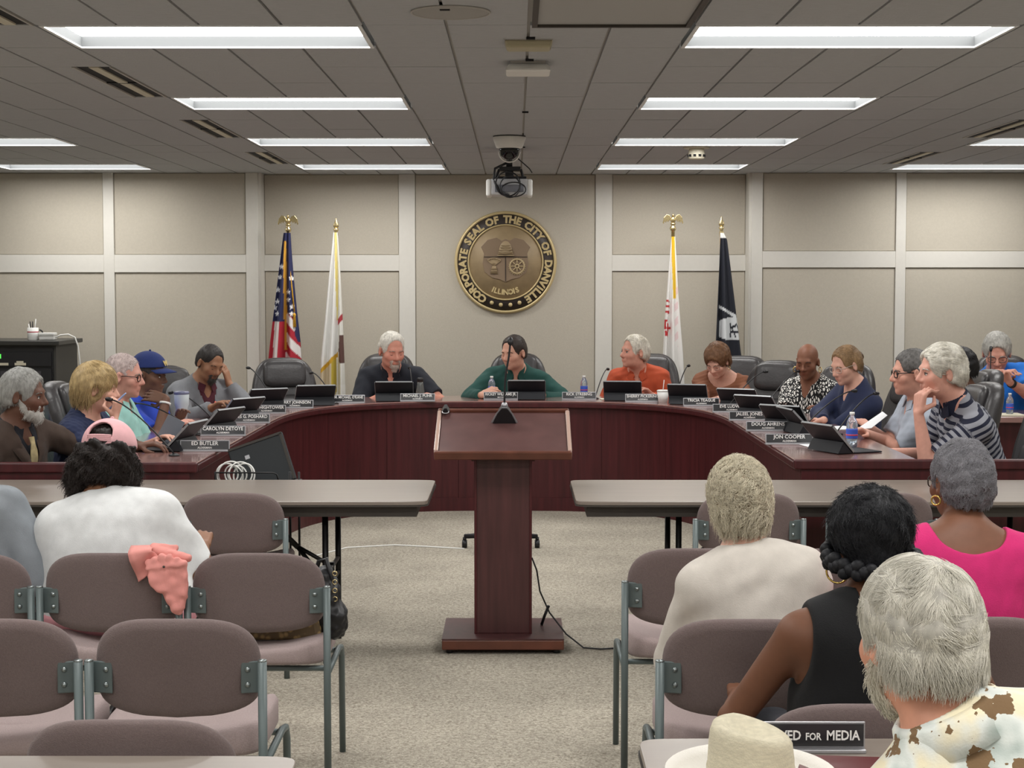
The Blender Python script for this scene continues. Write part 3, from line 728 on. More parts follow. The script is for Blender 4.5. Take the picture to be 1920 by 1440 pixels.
def strands(parent, P, N, flow, length, radius, col, lift=.15, curl=0.0, seed=0, steps=6, clump=.35, shell=None):
    """P: root points, N: outward normals, flow(p,n)->tangent directions"""
    r = np.random.default_rng(seed); n = len(P); pts = np.zeros((n, steps, 3), np.float32); p = P.copy(); pts[:, 0] = p
    jit = r.normal(size=(n, 3)) * .16
    cl = np.floor((P + r.normal(size=(n, 3)) * .004) / .018); hsh = np.sin(cl @ np.array([12.9898, 78.233, 37.719])) * 43758.5453
    cj = np.stack([np.modf(hsh * q)[0] for q in (1, 1.7, 2.9)], 1) * clump * 2
    L = length * r.uniform(.6, 1.15, n)
    ph = hsh % 6.28
    if shell is not None:
        c0, rad3, Hm, sc_ = shell; lv = lambda q: np.sqrt(np.sum((q / rad3) ** 2, 1)); k_root = lv((P - c0) @ Hm / sc_)
    for i in range(1, steps):
        f = flow(p, N) + jit + cj
        if curl: f = f + curl * np.stack([np.sin(ph + i * 1.9), np.cos(ph * 1.3 + i * 2.1), np.sin(ph * .7 + i * 1.5)], 1)
        f = f - N * np.sum(f * N, 1)[:, None]; f /= np.linalg.norm(f, axis=1)[:, None] + 1e-9
        p = p + (f + N * (lift * (1 if i < steps - 1 else -.6) * (1 if shell is None else .15))) * (L / (steps - 1))[:, None]
        if shell is not None:
            q = (p - c0) @ Hm / sc_; k_ = lv(q); up = np.clip((q[:, 2] + .045) / .03, 0, 1)
            tgt = k_root + lift * .10 * i / steps; fac = 1 + (tgt / np.maximum(k_, 1e-6) - 1) * up; q = q * fac[:, None]; p = c0 + (q * sc_) @ Hm.T
            g = q / rad3 ** 2; g[:, 2] *= up; g /= np.linalg.norm(g, axis=1)[:, None] + 1e-9; N = g @ Hm.T
        pts[:, i] = p
    hc = bpy.data.hair_curves.new('strands'); hc.add_curves([steps] * n)
    hc.points.foreach_set('position', pts.ravel())
    rad = np.tile(np.linspace(1, .25, steps), n) * radius
    at = hc.attributes.get('radius') or hc.attributes.new('radius', 'FLOAT', 'POINT')
    at.data.foreach_set('value', rad.astype(np.float32))
    hc.materials.append(strand_mat(col))
    o = bpy.data.objects.new('strands', hc); COL.objects.link(o); o.parent = parent; o['kind'] = 'stuff'; return o

def person(label, at, yaw, head, Yh, hs=1.0, face=None, pitch=8, roll=0, skin=(190, 140, 118), build=(1, 1, 1), sw=.165, sleeve='short', shirt=(60, 70, 90), shirt_name='shirt', shirt_mat=None,
           neck='crew', collar=None, hands=None, hair=None, beard=None, brows=(120, 110, 100), eyes=None, glasses=None, jacket=None, tie=None, trousers=(40, 42, 50), h=.006, female=False,
           amp=.004, head_pt=None, band=False, ears=True, extra=None, inflate=.014, lips=None, seat=.56, neckr=.054, nl=.085):
    """at: (x,y) of the pelvis; yaw: direction the body faces (0 = away from the camera, 180 = to it, 90 = left, -90 = right); head: photo pixel of the head's centre at depth Yh"""
    wb, wc, scale = build; lips = lips or ((.86, .66, .66) if female else (.92, .8, .78))
    root = empty('person', (at[0], at[1], 0), R(yaw), label, 'person', 'people in the meeting room')
    Mi = (Matrix.Translation((at[0], at[1], 0)) @ Matrix.Rotation(R(yaw), 4, 'Z')).inverted()
    loc = lambda v: Mi @ Vector(v)
    Hc = loc(head_pt if head_pt is not None else W(head[0], head[1], Yh))
    face = yaw if face is None else face
    Hr = Matrix.Rotation(R(face - yaw), 3, 'Z') @ Matrix.Rotation(R(-pitch), 3, 'X') @ Matrix.Rotation(R(roll), 3, 'Y')
    P = Vector((0, 0, seat))
    hb = Hc + Hr @ Vector((0, -.022, -.075)) * hs                    # skull base
    N = hb - Vector((0, .012, nl)) * scale
    up0 = (N - P).normalized(); N = hb - (up0 * nl + Vector((0, 1, 0)) * .02) * scale
    u = (N - P).normalized(); Ls = (N - P).length; f = (Vector((0, 1, 0)) - u * u.y).normalized(); r = f.cross(u)
    T = lambda x, y, t: P + r * x + f * y + u * (t * Ls)
    Rt = Matrix((r, f, u)).transposed(); Rl = [list(q) for q in Rt]
    HL = lambda x, y, z: Hc + Hr @ (Vector((x, y, z)) * hs)
    Hl = [list(q) for q in Hr]
    fx = .93 if female else 1.0
    E = lambda c, rr, q=0: ('e', tuple(HL(*c)), tuple((v + q) * hs for v in rr), Hl)
    C = lambda a, b, ra, rb, q=0: ('c', tuple(HL(*a)), tuple(HL(*b)), (ra + q) * hs, (rb + q) * hs)
    def front(t, q):                                                # how far the chest or belly stands out at height t
        a = 1 - ((t - .66) * Ls / .2) ** 2; b = 1 - ((t - .30) * Ls / (.19)) ** 2
        return max((.112 * wc + q) * math.sqrt(a) if a > 0 else 0, .025 * wb + (.125 * wb + q) * math.sqrt(b) if b > 0 else 0, .055 + q) + .012
    def torso(q, dz=0):
        o = [('+', ('e', tuple(T(0, 0, .03)), (.172 * wb + q, .128 * wb + q, .14), Rl), .05),
             ('+', ('e', tuple(T(0, .025 * wb, .30)), (.158 * wb + q, .125 * wb + q, .19), Rl), .06),
             ('+', ('e', tuple(T(0, .0, .66)), (.16 * wc + q, .112 * wc + q, .2), Rl), .07),
             ('+', ('c', tuple(T(-sw * .92, -.012, .855)), tuple(T(sw * .92, -.012, .855)), .062 * (1 + (wc - 1) * .45) + q, .062 * (1 + (wc - 1) * .45) + q), .06)]
        for s_ in (-1, 1):
            o.append(('+', ('c', tuple(T(s_ * .12, -.018, .90)), tuple(T(s_ * .03, -.02, 1.04)), .045 + q * .6, .042 + q * .4), .05))
        if female: 
            for s_ in (-1, 1): o.append(('+', ('e', tuple(T(s_ * .075, .085 * wc, .58)), (.068 + q, .06 + q, .068), Rl), .04))
        return o
    # ---- head
    ops = torso(-.006)
    ops += [('+', ('c', tuple(N - u * .03), tuple(hb), (neckr + .006) * scale, neckr * hs * (.86 if female else 1)), .05)]
    ops += [('+', E((0, -.012, .035), (.075 * fx, .095, .085)), .03), ('+', E((0, .022, -.03), (.062 * fx, .07, .082)), .03), ('+', E((0, .034, -.073), (.05 * fx, .05, .04)), .02),
            ('+', C((0, .072, -.098), (0, .066, -.096), .017, .017), .02), ('+', C((-.03, .078, .02), (.03, .078, .02), .013, .013), .02),
            ('+', C((0, .089, .006), (0, .108, -.030), .008, .0125), .012), ('+', C((-.011, .096, -.036), (.011, .096, -.036), .0085, .0085), .008)]
    for s_ in (-1, 1):
        ops += [('+', C((s_ * .042, .056, -.026), (s_ * .036, .062, -.03), .024, .022), .025), ('-', C((s_ * .031, .104, -.002), (s_ * .034, .104, -.003), .017, .017), .014)]
    for s_ in (-1, 1):
        ops += [('+', E((s_ * .031, .0705, -.003), (.0155, .0145, .0135)), .004)]
        if ears:
            ops += [('+', ('e', tuple(HL(s_ * .08 * fx, -.012, -.008)), tuple(v * hs for v in (.011, .021, .033)), [list(q) for q in (Hr @ rotm(rx=-12, rz=s_ * -22))]), .008), ('-', E((s_ * .09 * fx, -.004, -.004), (.007, .011, .019)), .005)]
    ops += [('+', C((-.019, .087, -.059), (.019, .087, -.059), .0065, .0065), .008), ('+', C((-.015, .0865, -.068), (.015, .0865, -.068), .007, .007), .008), ('-', C((-.022, .096, -.0635), (.022, .096, -.0635), .003, .003), .004)]
    # ---- arms and hands
    arms = []; la, lf = .285 * scale, .25 * scale
    hands = hands or {}
    for side, s_ in (('R', 1), ('L', -1)):
        S = T(s_ * (sw + .012), -.005, .86); hd = hands.get(side) or {}
        wr = loc(hd['at']) if 'at' in hd else Vector((s_ * .15, .34, .66))
        d = wr - S; D_ = min(d.length, la + lf - .006); dn = d.normalized(); wr = S + dn * D_
        a = (la * la - lf * lf + D_ * D_) / (2 * D_); hh = math.sqrt(max(la * la - a * a, 0))
        pole = Vector(hd.get('pole', (s_ * .55, -.25, -1))); pole = (pole - dn * pole.dot(dn)).normalized()
        el = S + dn * a + pole * hh
        wa = .85 if female else 1.0
        ops += [('+', ('c', tuple(S), tuple(el), .048 * wa * wc, .038 * wa * wc), .03), ('+', ('c', tuple(el), tuple(wr), .04 * wa * wc, .026 * wa), .015)]
        # hand
        hdir = nrm(Mi.to_3x3() @ Vector(hd['dir'])) if 'dir' in hd else (wr - el).normalized()
        back = Mi.to_3x3() @ Vector(hd['back']) if 'back' in hd else Vector((0, 0, 1)); back = (back - hdir * back.dot(hdir)); back = back.normalized() if back.length > .01 else hdir.orthogonal().normalized()
        th = hdir.cross(back) * -s_; curl = hd.get('curl', 18); hz = scale * (.92 if female else 1)
        hp = lambda x, y, z: wr + (th * x + hdir * y + back * z) * hz
        for i, ox in enumerate((.027, .009, -.009, -.026)):
            k0 = hp(ox * .7, .01, 0); kn = hp(ox * 1.08, (.088, .091, .087, .08)[i], .002)
            ops.append(('+', ('c', tuple(k0), tuple(kn), .0145 * hz, .0115 * hz), .008))
            dd = hdir.copy(); pp = kn; ln = (.040, .044, .041, .032)[i]; fan = (1.5 - i) * .06
            dd = (dd + th * fan).normalized()
            for j, (q, rad) in enumerate(((1, .0098), (.66, .0088), (.55, .0076))):
                ax_ = dd.cross(back).normalized(); dd = Matrix.Rotation(R(-curl * (1, 1.2, .8)[j] - i * 1.5), 3, ax_) @ dd
                pn = pp + dd * ln * q * hz; ops.append(('+', ('c', tuple(pp), tuple(pn), rad * hz, rad * .9 * hz), .003)); pp = pn
        t0, t1 = hp(.026, .022, -.004), hp(.052, .052, -.012 - .0006 * curl); t2 = hp(.058 - .0007 * curl, .085, -.02 - .0008 * curl)
        ops += [('+', ('c', tuple(hp(.012, .012, 0)), tuple(t0), .015 * hz, .0145 * hz), .006), ('+', ('c', tuple(t0), tuple(t1), .0135 * hz, .011 * hz), .005), ('+', ('c', tuple(t1), tuple(t2), .0105 * hz, .008 * hz), .003)]
        arms.append((s_, S, el, wr))
    V, Q = sdf_mesh(ops, h)
    Hi = Hr.transposed(); hv = ((V - np.array(Hc)) @ np.array(Hi).T) / hs
    tint = np.ones((len(V), 4), np.float32)
    lw = np.exp(-((hv[:, 0] / .02) ** 2 + ((hv[:, 1] - .093) / .012) ** 2 + ((hv[:, 2] + .0635) / .009) ** 2))
    ck = np.exp(-(((np.abs(hv[:, 0]) - .04) / .022) ** 2 + ((hv[:, 1] - .07) / .03) ** 2 + ((hv[:, 2] + .03) / .025) ** 2)) + .8 * np.exp(-((hv[:, 0] / .014) ** 2 + ((hv[:, 1] - .11) / .014) ** 2 + ((hv[:, 2] + .03) / .016) ** 2))
    tint[:, :3] = 1 - lw[:, None] * (1 - np.array(lips)) - ck[:, None] * np.array([.0, .10, .10])
    body = link('body', np_mesh('body', V, Q, {'tint': ('FLOAT_COLOR', tint)}), skin_mat(skin), root)
    # ---- clothes
    def sleeves(q, kind):
        o = []
        for s_, S, el, wr in arms:
            wa = .88 if female else 1.0
            if kind == 'none': continue
            if kind == 'short':
                e2 = S.lerp(el, .78); o.append(('+', ('c', tuple(S), tuple(e2), .052 * wa * wc + q, .050 * wa * wc + q * 1.1, True), .035))
            elif kind == 'elbow':
                o.append(('+', ('c', tuple(S), tuple(el), .052 * wa * wc + q, .044 * wa * wc + q), .035)); e2 = el.lerp(wr, .3); o.append(('+', ('c', tuple(el), tuple(e2), .046 * wa * wc + q, .046 * wa + q, True), .02))
            else:
                o.append(('+', ('c', tuple(S), tuple(el), .052 * wa * wc + q, .044 * wa * wc + q), .035)); e2 = el.lerp(wr, .93); o.append(('+', ('c', tuple(el), tuple(e2), .044 * wa * wc + q, .031 * wa + q, True), .02))
        return o
    def neck_ops(kind, q):
        o = [('-', ('c', tuple(N - u * .02 + f * .004), tuple(hb), neckr * scale + .004, neckr * scale + .02), .012)]
        if kind == 'v': o.append(('-', ('c', tuple(T(0, .10, 1.0)), tuple(T(0, .13 * wc, .78)), .045, .012), .01))
        if kind == 'deepv': o.append(('-', ('c', tuple(T(0, .09, 1.02)), tuple(T(0, .16 * wc, .45)), .07, .02), .01))
        if kind == 'scoop': o.append(('-', ('e', tuple(T(0, .0, 1.06)), (.115, .17, .085), Rl), .012))
        if kind == 'tank':
            o.append(('-', ('e', tuple(T(0, .03, 1.05)), (.085, .14, .075), Rl), .012))
            for s_, S, el, wr in arms: o.append(('-', ('e', tuple(T(s_ * (sw + .045), 0, .84)), (.062, .14, .15), Rl), .015))
        return o
    def garment(name, q, kind, nk, m, amp_, seed):
        V, Q = sdf_mesh(torso(q) + sleeves(q, kind) + neck_ops(nk, q), h if h < .006 else .0075)
        V = wrinkle(V, Q, amp_, seed)
        attrs = {}
        if band:
            bt = (V - np.array(P)) @ np.array(u); best = np.linalg.norm(V - np.array(P) - bt[:, None] * np.array(u), axis=1) - .15
            out = bt.copy()
            for s_, S, el, wr in arms:
                ad = np.array((el - S).normalized()); t = (V - np.array(S)) @ ad; dd = np.linalg.norm(V - np.array(S) - np.clip(t, .02, 1)[:, None] * ad, axis=1) - .055
                use = (dd < best) & (t > .05); out[use] = t[use] + .013
            attrs['band'] = ('FLOAT', out)
        return link(name, np_mesh(name, V, Q, attrs), m, root)
    sh = abs(hash_(label)) % 1000
    sm = shirt_mat or cloth(shirt)
    if jacket:
        garment(shirt_name, inflate * .6, 'none', 'v' if neck != 'crew' else 'crew', sm, 0, sh)
        garment('jacket', inflate + .006, sleeve, 'deepv', cloth(jacket, amt=.08), amp, sh + 1)
        for s_ in (-1, 1):
            q = inflate + .008; ln = [(.052, .045 + q, 1.0, .10, .02 + q, .96), (.05, max(front(.86, q) - .03, .06), .86, .118, front(.80, q) - .045, .83), (.036, front(.74, q) - .004, .74, .10, front(.72, q) - .02, .74), (.02, front(.6, q) + .002, .62, .06, front(.62, q) - .004, .62), (.004, front(.48, q) + .002, .48, .012, front(.48, q) + .001, .48)]
            vs = []
            for (xa, ya, ta, xb, yb, tb) in ln: vs += [T(s_ * xa, ya, ta), T(s_ * xb, yb, tb)]
            lo = MB().add(vs, [(2 * i, 2 * i + 1, 2 * i + 3, 2 * i + 2) for i in range(4)], True).build('lapel', cloth(jacket, amt=.08), root); md = lo.modifiers.new('solid', 'SOLIDIFY'); md.thickness = .006; md.offset = 0
    else:
        garment(shirt_name, inflate, sleeve, neck, sm, amp, sh)
    if collar:
        c0, c1 = N - u * .012, N + u * .052 * scale + f * .004
        co = [('+', ('c', tuple(c0 - u * .005), tuple(c1), (neckr + .026) * scale, (neckr + .014) * scale, True), 0), ('-', ('c', tuple(c0 - u * .1), tuple(c1 + u * .1), (neckr + .012) * scale, (neckr + .008) * scale), 0),
              ('-', ('c', tuple(c1 + f * .075 + u * .02), tuple(c0 + f * .09 - u * .03), .034, .012), 0)]
        V, Q = sdf_mesh(co, .005); link('collar', np_mesh('collar', V, Q), cloth(collar), root)
        for s_ in (-1, 1):
            b = f * .085 + r * (s_ * .03); a_ = N + b + u * .012; m = MB()
            pts = [a_ + r * (s_ * .03) - f * .02 + u * .018, a_ - r * (s_ * .014) + u * .0, a_ + r * (s_ * .008) - u * .05 + f * .016, a_ + r * (s_ * .045) - u * .028 - f * .002]
            m.add([p for p in pts] + [p - f * .006 for p in pts], [(0, 1, 2, 3), (7, 6, 5, 4), (0, 4, 5, 1), (1, 5, 6, 2), (2, 6, 7, 3), (3, 7, 4, 0)]).build('collar_point', cloth(collar), root)
    if tie:
        m = MB(); a0 = T(0, .075 * wc + .035, .95); pr = []
        for k in range(9):
            t = k / 8; y = max(front(.94 - .62 * t, inflate), .075 if k < 2 else 0); wv = (.017 if k == 0 else .013 if k == 1 else .016 + .022 * t)
            c = T(0, y + .004, .94 - .62 * t); pr.append((c - r * wv, c + r * wv))
        vs = []
        for a_, b_ in pr: vs += [a_, b_, b_ - f * .006, a_ - f * .006]
        fs = [(i * 4 + k, i * 4 + (k + 1) % 4, i * 4 + 4 + (k + 1) % 4, i * 4 + 4 + k) for i in range(8) for k in range(4)] + [(3, 2, 1, 0), (32, 33, 34, 35)]
        m.add(vs, fs).build('tie', tie if not isinstance(tie, tuple) else cloth(tie, amt=.3), root)
    # ---- legs
    lo_ = [('+', ('e', (0, 0, seat - .01), (.18 * wb, .14 * wb, .11), None), .05)]
    for s_ in (-1, 1):
        hip, kn, an = (s_ * .095 * wb, .02, seat - .005), (s_ * .12, .42 * scale, seat - .02), (s_ * .12, .42 * scale, .11)
        lo_ += [('+', ('c', hip, kn, .088 * wb, .066), .04), ('+', ('c', kn, an, .064, .05, True), .02)]
        MB().ball((s_ * .12, .42 * scale + .055, .04), (.045, .135, .04)).box((s_ * .12, .42 * scale + .055, .012), (.08, .25, .022)).build('shoe', mat('shoe_dark', (30, 28, 28), .4), root)
    V, Q = sdf_mesh(lo_, .012); link('trousers', np_mesh('trousers', V, Q), cloth(trousers), root)
    # ---- face details
    for s_ in (-1, 1):
        if eyes:
            e = MB().ball(HL(s_ * .031, .0735, -.0035), .0135 * hs, 10, 8).build('eye', mat('eye_white', (214, 208, 204), .2), root)
            MB().ball(HL(s_ * .031 + eyes[0], .0835, -.004 + eyes[1]), (.0052 * hs,) * 3, 8, 6).build('iris', mat('iris', (38, 30, 26), .15), e)
            pts = [HL(s_ * (.031 + .0145 * math.sin(t)), .073 + .0145 * math.cos(t), .0035 - .004 * abs(math.sin(t))) for t in (-1.1, -.6, 0, .6, 1.1)]
            MB().tube(pts, .0022 * hs, 5).build('eyelid', skin_mat(skin), root)
        else:
            pts = [HL(s_ * .031 + .013 * math.sin(t), .0705 + .0152 * math.cos(t), -.0065 - .002 * math.cos(t)) for t in (-1.1, -.55, 0, .55, 1.1)]
            MB().tube(pts, .0014 * hs, 5).build('eyelash', hair_mat(tuple(int(q * .5) for q in brows)), root)
        if brows:
            pts = [HL(s_ * x, y, z) for x, y, z in ((.016, .091, .017), (.03, .0895, .0215), (.043, .081, .018), (.05, .073, .012))]
            MB().tube(pts, [.003 * hs, .0036 * hs, .003 * hs, .0016 * hs], 6).build('eyebrow', hair_mat(brows), root)
    flow_dn = lambda p, n: np.tile(np.array(Hr @ Vector((0, -.35, -1))), (len(p), 1))
    def to_head(V): return ((V - np.array(Hc)) @ np.array(Hr)) / hs
    if beard:
        kind, bc = beard[:2]; bo = []
        if kind == 'full': bo = [('+', E((0, .034, -.078), (.054, .056, .045)), .01), ('+', C((0, .074, -.102), (0, .07, -.125), .02, .012), .02), ('+', C((-.05, .02, -.05), (0, .07, -.1), .02, .02), .015), ('+', C((.05, .02, -.05), (0, .07, -.1), .02, .02), .015), ('+', C((-.064, .0, -.02), (-.05, .02, -.06), .008, .016), .01), ('+', C((.064, .0, -.02), (.05, .02, -.06), .008, .016), .01), ('+', C((-.026, .083, -.05), (.026, .083, -.05), .008, .008), .01), ('-', C((-.018, .1, -.064), (.018, .1, -.064), .009, .009), .004)]
        if kind == 'goatee': bo = [('+', C((0, .076, -.09), (0, .074, -.108), .021, .016), .01), ('+', C((-.024, .084, -.052), (.024, .084, -.052), .0075, .0075), .006), ('+', C((-.026, .078, -.055), (-.018, .076, -.09), .008, .01), .01), ('+', C((.026, .078, -.055), (.018, .076, -.09), .008, .01), .01), ('-', C((-.016, .1, -.066), (.016, .1, -.066), .008, .008), .004)]
        if kind == 'moustache': bo = [('+', C((-.026, .083, -.053), (0, .091, -.047), .006, .0085), .006), ('+', C((.026, .083, -.053), (0, .091, -.047), .006, .0085), .006)]
        V, Q = sdf_mesh(bo, min(h, .005)); V = wrinkle(V, Q, .002, 3, 3)
        bo_ = link('beard' if kind != 'moustache' else 'moustache', np_mesh('beard', V, Q), hair_mat(bc), root)
        if kind != 'moustache':
            k = RNG.integers(0, len(V), 900 if h > .005 else 3000); nn = vnormals(V, Q); strands(bo_, V[k], nn[k], flow_dn, .022, .0009, bc, .3, seed=5)
    if glasses:
        gc = glasses; m = MB(); tk = .0019 if len(gc) < 4 else gc[3]
        for s_ in (-1, 1):
            o = superell(.024, .0175, 20, 3.2); pts = [HL(s_ * .032 + x, .094 - abs(x + s_ * .0) * 0 - .35 * (s_ * x + .024) * .25, -.002 + z) for x, z in o]; pts.append(pts[0]); m.tube(pts, tk * hs, 6, cap=False)
            m.tube([HL(s_ * .056, .088, .004), HL(s_ * .074, .03, .006), HL(s_ * .079, -.012, .002), HL(s_ * .079, -.026, -.014)], tk * .85 * hs, 6)
        m.tube([HL(-.009, .096, .002), HL(.009, .096, .002)], tk * hs, 6)
        m.build('glasses', mat('rims_%d_%d_%d' % tuple(gc[:3]), tuple(gc[:3]), .3, .2), root)
    ctx = dict(root=root, HL=HL, E=E, C=C, Hr=Hr, Hc=Hc, hs=hs, T=T, N=N, u=u, f=f, r=r, h=h, to_head=to_head, arms=arms, Hl=Hl, flow_dn=flow_dn, fx=fx, front=front)
    if hair: make_hair(ctx, hair)
    if extra: extra(ctx)
    return ctx
def hash_(s):
    v = 0
    for c in s: v = (v * 131 + ord(c)) % 1000003
    return v

def make_hair(x, hair):
    """hair: dict(col, style, t=thickness, n=strand count, len, flow, face=(cy,cz,ry,rz) hairline cut, low=plane)"""
    E, C, HL, Hr, hs = x['E'], x['C'], x['HL'], x['Hr'], x['hs']
    t = hair.get('t', .01); st = hair.get('style', 'short'); h = hair.get('h', min(x['h'], .006)); fxx = x['fx']
    ops = [('+', E((0, -.014, .037), (.076 * fxx, .096, .086), t), .0)]
    V3 = lambda a: Hr @ Vector(a)
    if st != 'fringe': ops.append(('+', E((0, -.045, -.015), (.066 * fxx, .061, .064), t), .05))
    fc = hair.get('face', (.12, .0, .09, .074, .098))
    for e in hair.get('add', []): ops.append(('+', E(*e), .025))
    if fc: ops.append(('-', E((0, fc[0], fc[1]), (fc[2], fc[3], fc[4])), .012))
    for s_ in (-1, 1): ops.append(('-', E((s_ * .088, .002, -.02), (.03, .026, .042)), .012))
    if hair.get('bald'): ops.append(('-', E(*hair['bald']), .01))
    lp = hair.get('low', ((0, .02, -.028), (0, -.32, .95)))
    if lp: ops.append(('/', (tuple(HL(*lp[0])), tuple(V3(lp[1]).normalized())), 0))
    if hair.get('low2'): ops.append(('/', (tuple(HL(*hair['low2'][0])), tuple(V3(hair['low2'][1]).normalized())), 0))
    V, Q = sdf_mesh(ops, h, 2)
    if len(V) == 0: return
    V = wrinkle(V, Q, hair.get('rough', .0025), hash_(str(hair['col'])) % 99, hair.get('rs', 2.0))
    o = link('hair', np_mesh('hair', V, Q), hair_mat(hair['col']), x['root'])
    n = hair.get('n', 1200)
    if n:
        nn = vnormals(V, Q); hv = x['to_head'](V); outer = np.argwhere(np.sum(nn * (V - np.array(HL(0, -.012, .02))), 1) > .0)[:, 0]
        ex = hair.get('exclude', (-.005, -.005)); outer = outer[~((hv[outer, 1] > ex[0]) & (hv[outer, 2] < ex[1]))]
        k = outer[RNG.integers(0, len(outer), n)]
        fl = hair.get('flow', 'whorl'); Hn = np.array(Hr)
        def flow(p, nrm_):
            q = ((p - np.array(x['Hc'])) @ Hn) / hs
            if fl == 'whorl': d = q - np.array([.01, -.055, .12]); d = d / (np.linalg.norm(d, axis=1)[:, None] + 1e-6); tp = np.clip((q[:, 2] - .02) / .06, 0, 1)[:, None]; d = d * tp + (1 - tp) * np.array([0, -.12, -1.]) + (1 - tp) * d * np.array([.25, .1, 0])
            elif fl == 'back': d = np.tile(np.array([0, -1., -.25]), (len(p), 1)); d[:, 0] += q[:, 0] * 2
            elif fl == 'side': d = np.tile(np.array([1., -.5, -.2]), (len(p), 1)) * np.sign(q[:, 0] + .02)[:, None]; d[:, 1] = -.5; d[:, 2] = -.6
            else: d = np.tile(np.array([0, -.25, -1.]), (len(p), 1))
            return d @ Hn.T
        strands(o, V[k] + nn[k] * .0, nn[k], flow, hair.get('len', .03), hair.get('rad', .0012), hair.get('scol', hair['col']), hair.get('lift', .12), hair.get('curl', 0), hash_(str(hair['col'])), hair.get('steps', 7), hair.get('clump', .2), (np.array(HL(0, -.014, .037)), np.array([.076 * fxx, .096, .086]) + t, Hn, hs))
    return o
# ================================================================== THE PEOPLE
def PX(px, Y): return (W(px, 700, Y).x, Y)
def stripes_mat():
    m = mat('striped_knit', (150, 152, 160), .9, bump=(320, .15)); nt_ = m.node_tree; b = nt_.nodes['Principled BSDF']; L = nt_.links
    at = nt_.nodes.new('ShaderNodeAttribute'); at.attribute_name = 'band'
    d = nt_.nodes.new('ShaderNodeMath'); d.operation = 'DIVIDE'; d.inputs[1].default_value = .035; L.new(at.outputs['Fac'], d.inputs[0])
    fr = nt_.nodes.new('ShaderNodeMath'); fr.operation = 'FRACT'; L.new(d.outputs[0], fr.inputs[0])
    cr = nt_.nodes.new('ShaderNodeValToRGB'); cr.color_ramp.interpolation = 'CONSTANT'; e = cr.color_ramp.elements
    e[0].position = 0; e[0].color = srgb(26, 30, 52); e[1].position = .44; e[1].color = srgb(146, 148, 156); L.new(fr.outputs[0], cr.inputs[0]); L.new(cr.outputs[0], b.inputs['Base Color']); return m
def leaf_mat():
    m = mat('leaf_print', (230, 228, 222), .9); nt_ = m.node_tree; b = nt_.nodes['Principled BSDF']; L = nt_.links
    tc = nt_.nodes.new('ShaderNodeTexCoord'); mp = nt_.nodes.new('ShaderNodeMapping'); mp.inputs['Rotation'].default_value = (.4, .7, .6); mp.inputs['Scale'].default_value = (1, 1, .42); L.new(tc.outputs['Object'], mp.inputs[0])
    v = nt_.nodes.new('ShaderNodeTexVoronoi'); v.feature = 'DISTANCE_TO_EDGE'; v.inputs['Scale'].default_value = 62; L.new(mp.outputs[0], v.inputs['Vector'])
    cr = nt_.nodes.new('ShaderNodeValToRGB'); e = cr.color_ramp.elements; e[0].position = .15; e[0].color = srgb(18, 18, 20); e[1].position = .18; e[1].color = srgb(232, 230, 224); L.new(v.outputs['Distance'], cr.inputs[0]); L.new(cr.outputs[0], b.inputs['Base Color']); return m
def floral_mat():
    m = mat('floral_print', (224, 228, 220), .85, bump=(200, .1)); nt_ = m.node_tree; b = nt_.nodes['Principled BSDF']; L = nt_.links
    tc = nt_.nodes.new('ShaderNodeTexCoord')
    n = nt_.nodes.new('ShaderNodeTexNoise'); n.inputs['Scale'].default_value = 13; n.inputs['Detail'].default_value = 2; L.new(tc.outputs['Object'], n.inputs['Vector'])
    c1 = nt_.nodes.new('ShaderNodeValToRGB'); e = c1.color_ramp.elements; e[0].position = .36; e[0].color = srgb(176, 188, 182); e[1].position = .62; e[1].color = srgb(238, 228, 196)
    k = c1.color_ramp.elements.new(.5); k.color = srgb(226, 230, 224); L.new(n.outputs['Fac'], c1.inputs[0])
    v = nt_.nodes.new('ShaderNodeTexVoronoi'); v.inputs['Scale'].default_value = 14; L.new(tc.outputs['Object'], v.inputs['Vector'])
    n2 = nt_.nodes.new('ShaderNodeTexNoise'); n2.inputs['Scale'].default_value = 75; n2.inputs['Detail'].default_value = 3; L.new(tc.outputs['Object'], n2.inputs['Vector'])
    ad = nt_.nodes.new('ShaderNodeMath'); ad.operation = 'MULTIPLY_ADD'; ad.inputs[1].default_value = .9; L.new(n2.outputs['Fac'], ad.inputs[0]); L.new(v.outputs['Distance'], ad.inputs[2])
    c2 = nt_.nodes.new('ShaderNodeValToRGB'); c2.color_ramp.interpolation = 'CONSTANT'; e = c2.color_ramp.elements; e[0].position = 0; e[0].color = (1, 1, 1, 1); e[1].position = .72; e[1].color = (0, 0, 0, 1); L.new(ad.outputs[0], c2.inputs[0])
    mx = nt_.nodes.new('ShaderNodeMix'); mx.data_type = 'RGBA'; L.new(c2.outputs[0], mx.inputs[0]); L.new(c1.outputs[0], mx.inputs[6]); mx.inputs[7].default_value = srgb(124, 98, 68); L.new(mx.outputs[2], b.inputs['Base Color']); return m
WHITEHAIR, GREY = (214, 210, 200), (160, 158, 154)
DARK, MID, LIGHT, PALE = (104, 72, 58), (128, 88, 66), (206, 156, 134), (216, 166, 146)
def on_arm(ctx, i, t, r, m, name, wid=.02):
    s_, S, el, wr = ctx['arms'][i]; p = el.lerp(wr, t); d = (wr - el).normalized(); MB().lathe([(r, -wid / 2), (r + .004, -wid / 2), (r + .004, wid / 2), (r, wid / 2)], 18, p, along(d)).build(name, m, ctx['root'])
